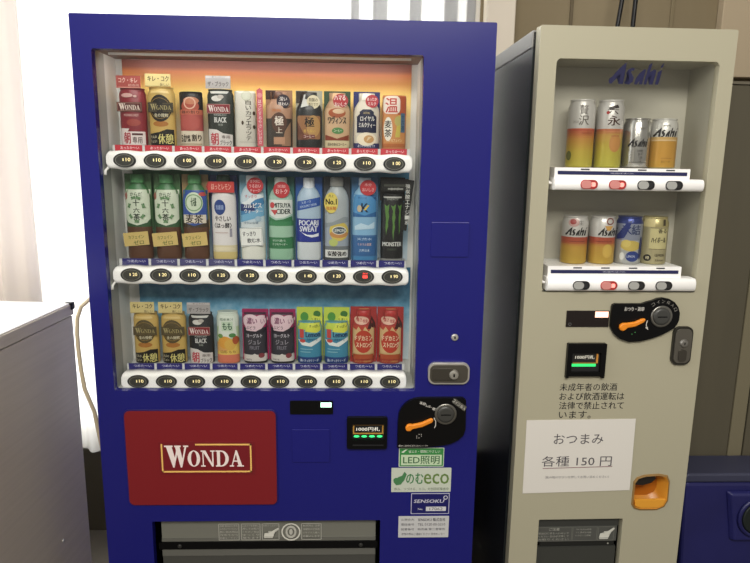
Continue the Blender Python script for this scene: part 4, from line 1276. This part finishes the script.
def beige_machine():
    T = thing('vending_machine', 'narrow beige canned drinks vending machine with two short rows of cans and a paper notice', 'vending machine', BO, BYAW)
    WIN = (0.050, 1.178, 0.458, 1.7545)
    DSP = (0.0855, 0.28, 0.3255, 0.5240)
    RET = rrect(.3460, .5530, .4470, .6545, .026, 6)
    ret_ = [(.3475, .5700), (.3560, .5580), (.3720, .5530), (.4180, .5530), (.4380, .5620), (.4465, .5800), (.4455, .6350), (.4380, .6520), (.4150, .6570), (.3760, .6545), (.3560, .6480), (.3480, .6350)]
    b = MB()
    b.slab(rrect(0.006, 0.06, 0.4955, 1.83, 0.005), [rrect(*WIN, 0.012), rrect(*DSP, 0.003), ret_], 0.0, 0.022, BEIGE)
    for x0, x1 in ((0.006, 0.022), (0.4795, 0.4955)):
        b.box(x0, x1, 0.0222, 0.034, 0.06, 1.83, BEIGE)
    b.box(0.022, 0.4795, 0.0222, 0.034, 1.812, 1.83, BEIGE)
    b.build('door', T, bevel=0.004, seg=3)
    side = noise_mat('side_steel', '#34383a', '#3c4042', 2.0, 0.26, metal=0.5, stretch=(1, 1, 0.1))
    b = MB()
    b.box(0.003, 0.4985, 0.17, 0.66, 0.06, 1.822, side)
    b.box(0.003, 0.022, 0.046, 0.17, 0.06, 1.822, side)
    b.box(0.4795, 0.4985, 0.046, 0.17, 0.06, 1.822, side)
    b.box(0.022, 0.4795, 0.046, 0.17, 1.80, 1.822, side)
    b.build('cabinet', T)
    b = MB()
    b.box(0.0, 0.5015, 0.046, 0.665, 1.785, 1.827, mat('#8b8a86', 0.45))
    b.build('top_trim', T, bevel=0.003)
    b = MB()
    b.slab(rrect(0.008, 0.06, 0.4935, 1.822, 0), [rrect(0.03, 0.10, 0.472, 1.80, 0)], 0.0342, 0.0455, BLACK)
    b.build('door_seal', T)
    for x in (0.05, 0.45):
        for y in (0.06, 0.6):
            b = MB()
            b.lathe([(0, 0.026), (0.01, 0.028), (0.014, 0.016), (0.06, 0.016)], lambda z: STEEL_DK, n=16, x=x, y=y)
            b.build('foot', T)
    x0, z0, x1, z1 = WIN
    D = 0.135
    inn = mat('#a6a292', 0.5)
    b = MB()
    b.box(x0 - .01, x0, 0.0225, D, z0 - .01, z1 + .01, inn)
    b.box(x1, x1 + .01, 0.0225, D, z0 - .01, z1 + .01, inn)
    b.box(x0, x1, 0.0225, D, z1, z1 + .01, inn)
    b.box(x0, x1, 0.0225, D, z0 - .01, z0, inn)
    b.box(x0 - .01, x1 + .01, D, D + .01, z0 - .01, z1 + .01, mat('#b2ae9f', 0.5))
    b.build('display_box', T)
    b = MB()
    b.box(x0 + .001, x1 - .001, 0.012, 0.0155, 1.4985, z1 - .001, PANE)
    b.box(x0 + .001, x1 - .001, 0.012, 0.0155, 1.246, 1.434, PANE)
    b.build('display_pane', T)
    b = MB()
    b.flat(asahi(.187, 1.6985, .136, .0530), plane(0.0116), mat('#131440', 0.4))
    tag(b.build('logo', T), 'dark blue slanted lettering on the window')
    lens_off = mat('#a5a5a0', 0.3)
    for ri, (zr0, zr1, zl, xa, xb, xl, btn, lit) in enumerate(((1.4385, 1.4685, 1.4945, .0605, .4440, .4145, 1.4535, (0, 1)), (1.1800, 1.2150, 1.2430, .0600, .4520, .4190, 1.1965, (1,)))):
        b = MB()
        b.box(xa + .004, xl, 0.004, D - .001, zr1 - .004, zl, WHITE)
        b.box(x0 + .002, x1 - .002, 0.03, D - .001, zr0 + .004, zr1 - .006, inn)
        navy = mat('#20244f', 0.4)
        b.box(xa + .012, xl - .008, 0.003, 0.0045, (zr1 + zl) / 2 - .0045, (zr1 + zl) / 2 + .0045, navy)
        for i in range(4):
            cx = .142 + .0735 * i
            b.box(cx - .011, cx + .011, 0.003, 0.0045, zl - .0055, zl - .0025, INK)
        b.text('お好みの商品のボタンを押してください', (xa + xl) / 2, (zr1 + zl) / 2, .06, .0040, plane(0.0025), mat('#c9c9d6', 0.5))
        b.build('shelf', T, bevel=0.0015)
        b = MB()
        hh, zm = (zr1 - zr0) / 2, (zr0 + zr1) / 2
        pr_ = [(-0.016 + (1 - math.cos(math.radians(a))) * .010, zm + hh * math.sin(math.radians(a))) for a in (-90, -70, -50, -30, -10, 10, 30, 50, 70, 90)]
        pr_ += [(0.028, zr1), (0.028, zr0)]
        vs = [[b.bm.verts.new((x, p[0], p[1])) for p in pr_] for x in (xa, xb)]
        n = len(pr_)
        for i in range(n):
            j = (i + 1) % n
            b.face([vs[0][i], vs[0][j], vs[1][j], vs[1][i]], WHITE, i < 9)
        b.face(vs[0][::-1], WHITE)
        b.face(vs[1], WHITE)
        rail = b.build('button_rail', T, recalc=True, bevel=0.0012)
        b = MB()
        b.tube([(xa + .006, 0.012, zm), (xa - .004, 0.012, zm + .002), (xa - .0085, 0.013, zm + .006)], 0.0035, WHITE, 8)
        b.build('bracket', rail)
        if ri == 1:
            b = MB()
            b.box(x0 + .001, x1 - .001, -0.002, 0.02, 1.1775, 1.1798, BLACK)
            b.build('sill', T)
        for i in range(4):
            cx = .1467 + .0726 * i
            on = i in lit
            b = MB()
            ring = mat('#a5332f', 0.35) if on else mat('#1c1c1c', 0.35)
            b.prism(rrect(cx - .0215, btn - .0115, cx + .0225, btn + .0115, .0114, 8), -0.0185, -0.0125, ring)
            b.prism(rrect(cx - .0200, btn - .0098, cx + .0065, btn + .0098, .0096, 8), -0.0205, -0.0184, mat('#d08a84', 0.3) if on else lens_off)
            if on:
                b.prism(rrect(cx + .005, btn - .0055, cx + .0165, btn + .0055, .004, 5), -0.0193, -0.0184, mat('#ff9a8e', 0.4, emit=0.9))
            else:
                b.prism(rrect(cx + .005, btn - .0055, cx + .0165, btn + .0055, .004, 5), -0.0190, -0.0184, mat('#2a2a2a', 0.3))
            o = b.build('selection_button', rail, bevel=0.0008)
            if on:
                o['label'] = 'selection button lit red'
    # price display
    b = MB()
    b.prism(rrect(.1200, .0 + 1.0825, .2340, 1.1262, .001), -0.003, 0.0, mat('#1a1210', 0.3))
    b.box(.1960, .2310, -0.0037, -0.003, 1.1085, 1.1240, mat('#ffb9a0', 0.4, emit=2.0))
    b.flat(ring2(.1300, 1.0900, .004, .003, 16), plane(-0.0034), mat('#777777', 0.4))
    b.build('price_display', T)
    # coin mechanism
    C = (.3707, 1.1131)
    pts = [(.2365, 1.0850), (.2365, 1.1370), (.2385, 1.1440), (.2450, 1.1468), (.3160, 1.1468), (.3300, 1.1520)]
    pts += [(C[0] + .050 * math.cos(a), C[1] + .050 * math.sin(a)) for a in [math.radians(v) for v in (122, 105, 90, 70, 50, 30, 10, -10, -25, -40)]]
    pts += [(.3800, 1.0640), (.3520, 1.0530), (.3200, 1.0450), (.2900, 1.0430), (.2640, 1.0520), (.2470, 1.0660)]
    b = MB()
    b.prism(pts, -0.010, 0.0, BLACK)
    lite = mat('#c9c6be', 0.5)
    b.text('おつり・返却', .2960, 1.1330, .052, .0110, plane(-0.0104), lite, bold=.03)
    for k, ch in enumerate('コイン投入口'):
        a = math.radians(128 - 20 * k)
        b.text(ch, C[0] + .0405 * math.cos(a), C[1] + .0405 * math.sin(a), .009, .008, plane(-0.0104), mat('#8a877f', 0.5), rot=a - math.pi / 2)
    b.flat(stroke2([(.3340, 1.1020), (.3320, 1.0920), (.3330, 1.0850), (.3380, 1.0770)], .0022), plane(-0.0104), lite)
    b.flat([[(.3300, 1.0830), (.3360, 1.0780), (.3370, 1.0850)]], plane(-0.0104), lite)
    b.flat([ell(.2960, 1.0650, .0015, .0015, 8), ell(.3040, 1.0700, .0015, .0015, 8)], plane(-0.0104), mat('#3f8a4a', 0.5))
    cm = b.build('coin_mechanism', T, bevel=0.003)
    b = MB()
    b.prism([(.2600, 1.0925), (.2570, 1.0860), (.2590, 1.0790), (.2660, 1.0750), (.2730, 1.0775), (.2790, 1.0840), (.2980, 1.0870), (.3200, 1.0980), (.3260, 1.1040), (.3240, 1.1095), (.3150, 1.1080), (.2980, 1.1000), (.2780, 1.0970), (.2660, 1.0965)], -0.020, -0.010, ORANGE)
    tag(b.build('coin_lever', cm, bevel=0.003), 'orange return lever')
    b = MB()
    b.disc(C[0], C[1], [(-0.0125, 0.0255), (-0.0125, 0.0285), (-0.010, 0.0295)], mat('#8d8b84', 0.3, metal=0.9), n=36)
    b.disc(C[0], C[1], [(-0.0165, 0.016), (-0.0155, 0.0215), (-0.0125, 0.0235)], mat('#3d3d3a', 0.35), n=36)
    b.box(C[0] - .013, C[0] + .013, -0.0172, -0.0162, C[1] - .0014, C[1] + .0014, BLACK)
    b.build('coin_slot', cm)
    # lock handle
    b = MB()
    b.prism(rrect(.4105, .9790, .4640, 1.0845, .018, 8), -0.008, 0.0, mat('#37352f', 0.35, metal=0.5))
    b.prism(rrect(.4150, .9850, .4595, 1.0790, .015, 8), -0.0115, -0.008, mat('#6d6960', 0.3, metal=0.6))
    b.disc(.4385, 1.0400, [(-0.017, 0.005), (-0.0165, 0.009), (-0.0115, 0.012)], STEEL_DK, n=24)
    b.prism(rrect(.4265, .9900, .4480, 1.0230, .008), -0.0150, -0.0115, mat('#4f4b43', 0.35, metal=0.6))
    b.box(.4372, .4398, -0.0176, -0.0168, 1.0365, 1.0435, BLACK)
    b.build('lock_handle', T, bevel=0.0012)
    # bank note slot
    b = MB()
    b.slab(rrect(.1270, .9488, .2315, 1.0391, .003), [rrect(.1400, .9600, .2180, 1.0135, .001)], -0.012, 0.0, BLACK)
    b.box(.1395, .2185, -0.003, 0.0, .9595, 1.0140, DARK)
    b.box(.1270, .1340, -0.0125, 0.0, .9440, .9500, BLACK)
    b.box(.2230, .2310, -0.0125, 0.0, .9440, .9500, BLACK)
    b.box(.1460, .2110, -0.0040, -0.0029, .9930, 1.0070, mat('#24231f', 0.4))
    b.text('1000円札', .1770, 1.0000, .052, .0105, plane(-0.0045), mat('#d9d6c8', 0.5, emit=0.25), bold=.02)
    b.box(.2080, .2130, -0.0050, -0.0029, .9830, 1.0090, mat('#c98a3a', 0.4))
    b.box(.1450, .2080, -0.0050, -0.0029, .9820, .9855, mat('#8a6a2c', 0.4))
    b.box(.1420, .2080, -0.0045, -0.0029, .9740, .9815, mat('#2fd06a', 0.4, emit=1.0))
    b.build('bill_slot', T)
    # warning lettering
    b = MB()
    for i, (s, w) in enumerate((('未成年者の飲酒', .157), ('および飲酒運転は', .178), ('法律で禁止されて', .178), ('います。', .088))):
        b.text(s, .1165 + .001 * i + w / 2, .9150 - .0263 * i, w, .0215, plane(-0.0006), INK, bold=.008)
    b.build('warning_lettering', T)
    # coin return cup
    b = MB()
    cup = mat('#c98524', 0.35)
    n = len(ret_)
    cxr, czr = .397, .605
    f0 = [b.bm.verts.new((cxr + (p[0] - cxr) * 1.06, -0.002, czr + (p[1] - czr) * 1.06)) for p in ret_]
    f1 = [b.bm.verts.new((cxr + (p[0] - cxr) * .97, -0.004, czr + (p[1] - czr) * .97)) for p in ret_]
    f2 = [b.bm.verts.new((cxr + (p[0] - cxr) * .94, 0.055, czr + (p[1] - czr) * .90 + .006)) for p in ret_]
    f00 = [b.bm.verts.new((v.co.x, 0.0, v.co.z)) for v in f0]
    for i in range(n):
        j = (i + 1) % n
        b.face([f00[i], f00[j], f0[j], f0[i]], mat('#8a6a3a', 0.4))
        b.face([f0[i], f0[j], f1[j], f1[i]], mat('#8a6a3a', 0.4))
        b.face([f1[i], f1[j], f2[j], f2[i]], cup, True)
    b.face(f2, mat('#a8641a', 0.4))
    rc = b.build('coin_return', T, recalc=False)
    b = MB()
    b.prism([(.3520, .5830), (.3560, .5640), (.3720, .5575), (.4180, .5575), (.4360, .5650), (.4420, .5830)], -0.003, 0.004, mat('#dd9a33', 0.35))
    b.build('cup_lip', rc, bevel=0.001)
    b = MB()
    b.prism([(.3540, .6200), (.3560, .6440), (.3780, .6500), (.4100, .6510), (.4160, .6380), (.4040, .6260), (.3800, .6180)], 0.012, 0.018, mat('#1c1712', 0.5))
    b.build('return_flap', rc, bevel=0.001)
    # dispensing port
    x0, z0, x1, z1 = DSP
    port = MB()
    for q in ((x0 - .01, x0, 0.0225, 0.14, z0, z1), (x1, x1 + .01, 0.0225, 0.14, z0, z1), (x0 - .01, x1 + .01, 0.0225, 0.14, z1, z1 + .01), (x0 - .01, x1 + .01, 0.0225, 0.14, z0 - .01, z0), (x0 - .01, x1 + .01, 0.14, 0.15, z0 - .01, z1 + .01)):
        port.box(*q, BLACK)
    pt = port.build('dispensing_port', T)
    fl = MB()
    fl.box(x0 + .003, x1 - .003, 0.016, 0.022, .4930, z1 - .002, mat('#3a3b38', 0.35))
    fl.box(x0 + .003, x1 - .008, 0.013, 0.022, .4470, .4930, mat('#50514d', 0.35))
    fl.box(x0 + .012, x1 - .012, 0.016, 0.022, .4300, .4470, mat('#1f201e', 0.35))
    fl.box(x0 + .003, x1 - .008, 0.012, 0.022, .285, .4300, mat('#3b3c38', 0.35))
    px = mat('#a9a99f', 0.5)
    P = plane(0.0126)
    fl.text('ご注意', .1360, .4855, .030, .0080, P, px, bold=.03)
    for k, s in enumerate(('取出口に手を入れないで', 'ください 缶は必ず押して', 'お取りください')):
        fl.text(s, .1350, .4730 - .0095 * k, .088, .0060, P, px)
        fl.text(s[::-1][:7], .2210, .4840 - .0095 * k, .045, .0050, P, px)
    for o1 in (rrect(.0900, .4490, .1870, .4915, 0), rrect(.1900, .4490, .2600, .4915, 0), rrect(.2640, .4490, .3090, .4915, 0)):
        for k in range(4):
            fl.flat(stroke2([o1[k], o1[(k + 1) % 4]], .001), P, mat('#77776f', 0.5))
    fl.flat([[(.2670 + .044 * x, .4530 + .040 * z) for x, z in p] for p in HAND], plane(0.0122), mat('#d0d0c6', 0.5))
    fl.flat([ell(.2960, .4370, .0025, .0025, 12)], plane(0.0156), px)
    fl.build('flap', pt)
    return T


beige_machine()


def paper_notice():
    y = -0.0016
    T = thing('paper_notice', 'white printed paper notice stuck on the front of the beige machine', 'notice', bloc(0, 0, 0), BYAW)
    q = [(.0335, .6060), (.3358, .6120), (.3335, .8235), (.0322, .8212)]
    b = MB()
    b.prism(q, y, -0.0006, mat('#d9d5cd', 0.6))
    b.build('sheet', T)
    b = MB()
    P = plane(y - 0.0003)
    ink = mat('#47434a', 0.6)
    b.text('おつまみ', .1790, .7660, .138, .0300, P, ink, bold=-.004)
    b.text('各種 150 円', .1790, .7010, .196, .0310, P, ink, bold=-.004)
    b.flat(stroke2([(.0850, .6800), (.2800, .6840)], .0022), P, mat('#8a6a6c', 0.6))
    b.text('（飲み物のボタンを押してお買い求めください）', .1830, .6535, .180, .0080, P, mat('#6a666c', 0.6))
    b.build('lettering', T)


paper_notice()


def cans_beige():
    GB, GC = 'beer cans on the upper shelf of the beige machine', 'drink cans on the lower shelf of the beige machine'
    silver = '#cfccc4'

    def can(lab, i, row, h, bands, decs, grp, rough=.3, metal=.25, name='beer_can', cat='can'):
        u = (.1475, .2225, .2965, .3680)[i] + ((0.004, .004, .003, .001)[i] if row else 0)
        drink(name, lab, cat, bloc(u, .068, 1.4946 if row == 0 else 1.2431), BYAW - 0.33, grp, CANP, 34, h, bands, decs, ky=1.0, rough=rough, metal=metal)
    def blend(stops, n=16):
        out = []
        for k in range(n):
            z = stops[0][0] + (stops[-1][0] - stops[0][0]) * (k + 1) / n
            for (za, ca), (zb, cb) in zip(stops[:-1], stops[1:]):
                if za <= z <= zb + 1e-6:
                    t = (z - za) / (zb - za)
                    c = [int(int(ca[q:q + 2], 16) * (1 - t) + int(cb[q:q + 2], 16) * t) for q in (1, 3, 5)]
                    out.append((z, '#%02x%02x%02x' % tuple(c)))
                    break
        return out
    grad = blend([(0, '#c2b840'), (45, '#cdb03c'), (75, '#d0913c'), (98, '#c4583c')])
    can('tall orange and yellow can with grey top lettering, leftmost on the upper shelf', 0, 0, 170, grad + [(300, silver)],
        [('t', '贅', 4, 144, 22, 24, '#77716a', .02), ('t', '沢', 5, 118, 24, 24, '#6a635a', .02), ('t', '350', -14, 114, 14, 6, '#9a948a'), ('r', -12, 96, 26, 98, '#d9704a'), ('t', 'ORANGE SOUR', 14, 86, 26, 4, '#a8502c'), ('e', -26, 30, 6, 12, '#6a6a2c')], GB)
    can('tall yellow can with black brush lettering and red mark, second on the upper shelf', 1, 0, 170, blend([(0, '#bfba40'), (60, '#c8b23e'), (86, '#cc9c48'), (98, '#c8744a')]) + [(300, silver)],
        [('p', [(-8, 150), (14, 158), (18, 150), (-4, 144)], '#3a302c'), ('t', '永', 8, 118, 30, 24, '#4a2c20', .03), ('t', '六', 4, 142, 26, 16, '#4a403a', .02), ('e', -8, 138, 4, 4, '#b8403c'), ('r', -10, 90, 28, 92, '#d98a5a'), ('e', 14, 62, 14, 22, '#c98a44'), ('t', 'SOUR', 14, 80, 20, 4, '#a8603c')], GB)
    can('short silver can with black slanted lettering, third on the upper shelf', 2, 0, 126, [(4, '#8f8c84'), (300, '#c4c2ba')],
        [('A', -22, 54, 48, 22, '#1c1b1a'), ('r', -10, 18, -6, 50, '#9a978e'), ('t', 'SUPER', 8, 44, 14, 5, '#55524c'), ('v', 'ドライ', 10, 40, 10, 9, '#4a4741'), ('r', -16, 14, 28, 15.5, '#6a675f'), ('t', 'DRY', 8, 100, 18, 7, '#77736a')], GB, .22, .85)
    can('short orange can with black slanted lettering and silver top, rightmost on the upper shelf', 3, 0, 126, [(4, '#b5a05a'), (20, '#cf9c34'), (72, '#d49a38'), (80, '#dbb066'), (300, '#d2cfc6')],
        [('A', -28, 80, 58, 24, '#2a2622'), ('r', -30, 70, 30, 73, '#e0c08a'), ('r', -6, 26, 20, 27.2, '#a8762a'), ('t', '生ビール', 6, 18, 22, 5, '#8a5f22'), ('t', 'BEER', 2, 108, 18, 4, '#9a968c')], GB)
    b2 = blend([(0, '#c9a63a'), (48, '#d2a03c'), (54, '#cd8a3c'), (60, '#c0593a'), (72, '#bd5238')]) + [(300, silver)]
    can('orange can with red band and pink mark above the lettering, leftmost on the lower shelf', 0, 1, 126, b2,
        [('e', -4, 110, 14, 11, '#c9a39c'), ('e', -6, 112, 8, 7, '#a8403c'), ('A', -24, 76, 54, 23, '#2a2826'), ('r', -12, 60, 26, 61.5, '#8a3a28'), ('t', '生', 14, 110, 12, 12, '#8f8a84')], GC)
    can('orange can with red band and yellow label mark, second on the lower shelf', 1, 1, 126, b2,
        [('A', -12, 76, 50, 22, '#2a2826'), ('p', [(4, 102), (24, 102), (18, 90), (10, 90)], '#d9a24a'), ('o', 16, 114, 9, 6, '#8a4a44'), ('r', -16, 60, 24, 61.5, '#8a3a28'), ('e', 14, 36, 12, 18, '#d8b04a')], GC)
    can('blue and silver can with lemon picture, third on the lower shelf', 2, 1, 126, [(6, '#b5b5b0'), (64, '#c2c4c0'), (108, '#9aa0b4'), (300, '#2f3f86')],
        [('p', [(-31, 76), (-10, 112), (4, 118), (-8, 84), (-14, 70), (-31, 66)], '#26357c'), ('t', '氷', -10, 92, 24, 26, '#26357c', .04), ('t', '結', 14, 92, 22, 26, '#39466f', .03), ('e', 4, 50, 25, 14, '#cdb352'), ('e', -8, 56, 12, 10, '#d8c162'), ('e', 10, 22, 17, 14, '#2a3f86'), ('e', -16, 22, 6, 10, '#e2e3de'), ('e', 29, 44, 4, 30, '#1c2c66'), ('t', 'LEMON', 6, 22, 20, 6, '#c9d0e2')], GC, .28, .4, 'chuhai_can')
    can('pale gold can with cream label and small black round mark, rightmost on the lower shelf', 3, 1, 126, [(6, '#b3a878'), (100, '#bcb184'), (300, '#bdae72')],
        [('r', -14, 42, 29, 98, '#cfc388'), ('r', -14, 41, 29, 42.5, '#7f7148'), ('r', -14, 97, 29, 98.5, '#7f7148'), ('t', '香る', 16, 90, 22, 12, '#3a321e', .02), ('t', 'ハイボール', 8, 66, 36, 15, '#2c2618', .03), ('r', -30, 100, -4, 124, '#d8c88a'), ('e', -16, 18, 9, 9, '#26221a'), ('t', '樽', -16, 18, 9, 9, '#cfc49a'), ('t', 'LEMON', 14, 26, 24, 7, '#4a4028'), ('t', '350ml', 14, 12, 22, 5, '#5a5034'), ('r', 16, 104, 22, 120, '#4a4028')], GC, .3, .35, 'highball_can')


cans_beige()


# ------------------------------------------------------------------ recycling bin
def recycling_bin():
    T = thing('recycling_bin', 'dark blue plastic recycling bin with a round black opening, right of the beige machine', 'bin', (1.815, 0.11, -0.0))
    body = noise_mat('bin_plastic', '#1a1b4e', '#1f2058', 5.0, 0.42)
    lidm = mat('#34364a', 0.5)
    b = MB()
    b.prism([(-.150, 0), (.150, 0), (.160, .02), (.200, .615), (-.200, .615), (-.160, .02)], -0.055, 0.055, body)
    b.build('body', T, bevel=0.012, seg=3)
    b = MB()
    b.prism([(-.204, .616), (.204, .616), (.204, .634), (.196, .642), (-.196, .642), (-.204, .634)], -0.060, 0.058, lidm)
    b.build('lid', T, bevel=0.005)
    b = MB()
    b.prism([(-.078, .590), (.185, .590), (.178, .432), (-.050, .432)], -0.072, -0.0555, body, taper=0.012)
    b.build('front_panel', T, bevel=0.005, seg=3)
    b = MB()
    b.disc(0.020, .513, [(-0.0745, .052), (-0.079, .055), (-0.079, .062), (-0.0722, .066)], mat('#17184a', 0.4), n=36)
    b.disc(0.020, .513, [(-0.0800, .048), (-0.0765, .0535)], mat('#0b1512', 0.6), n=36)
    b.build('opening', T)


recycling_bin()
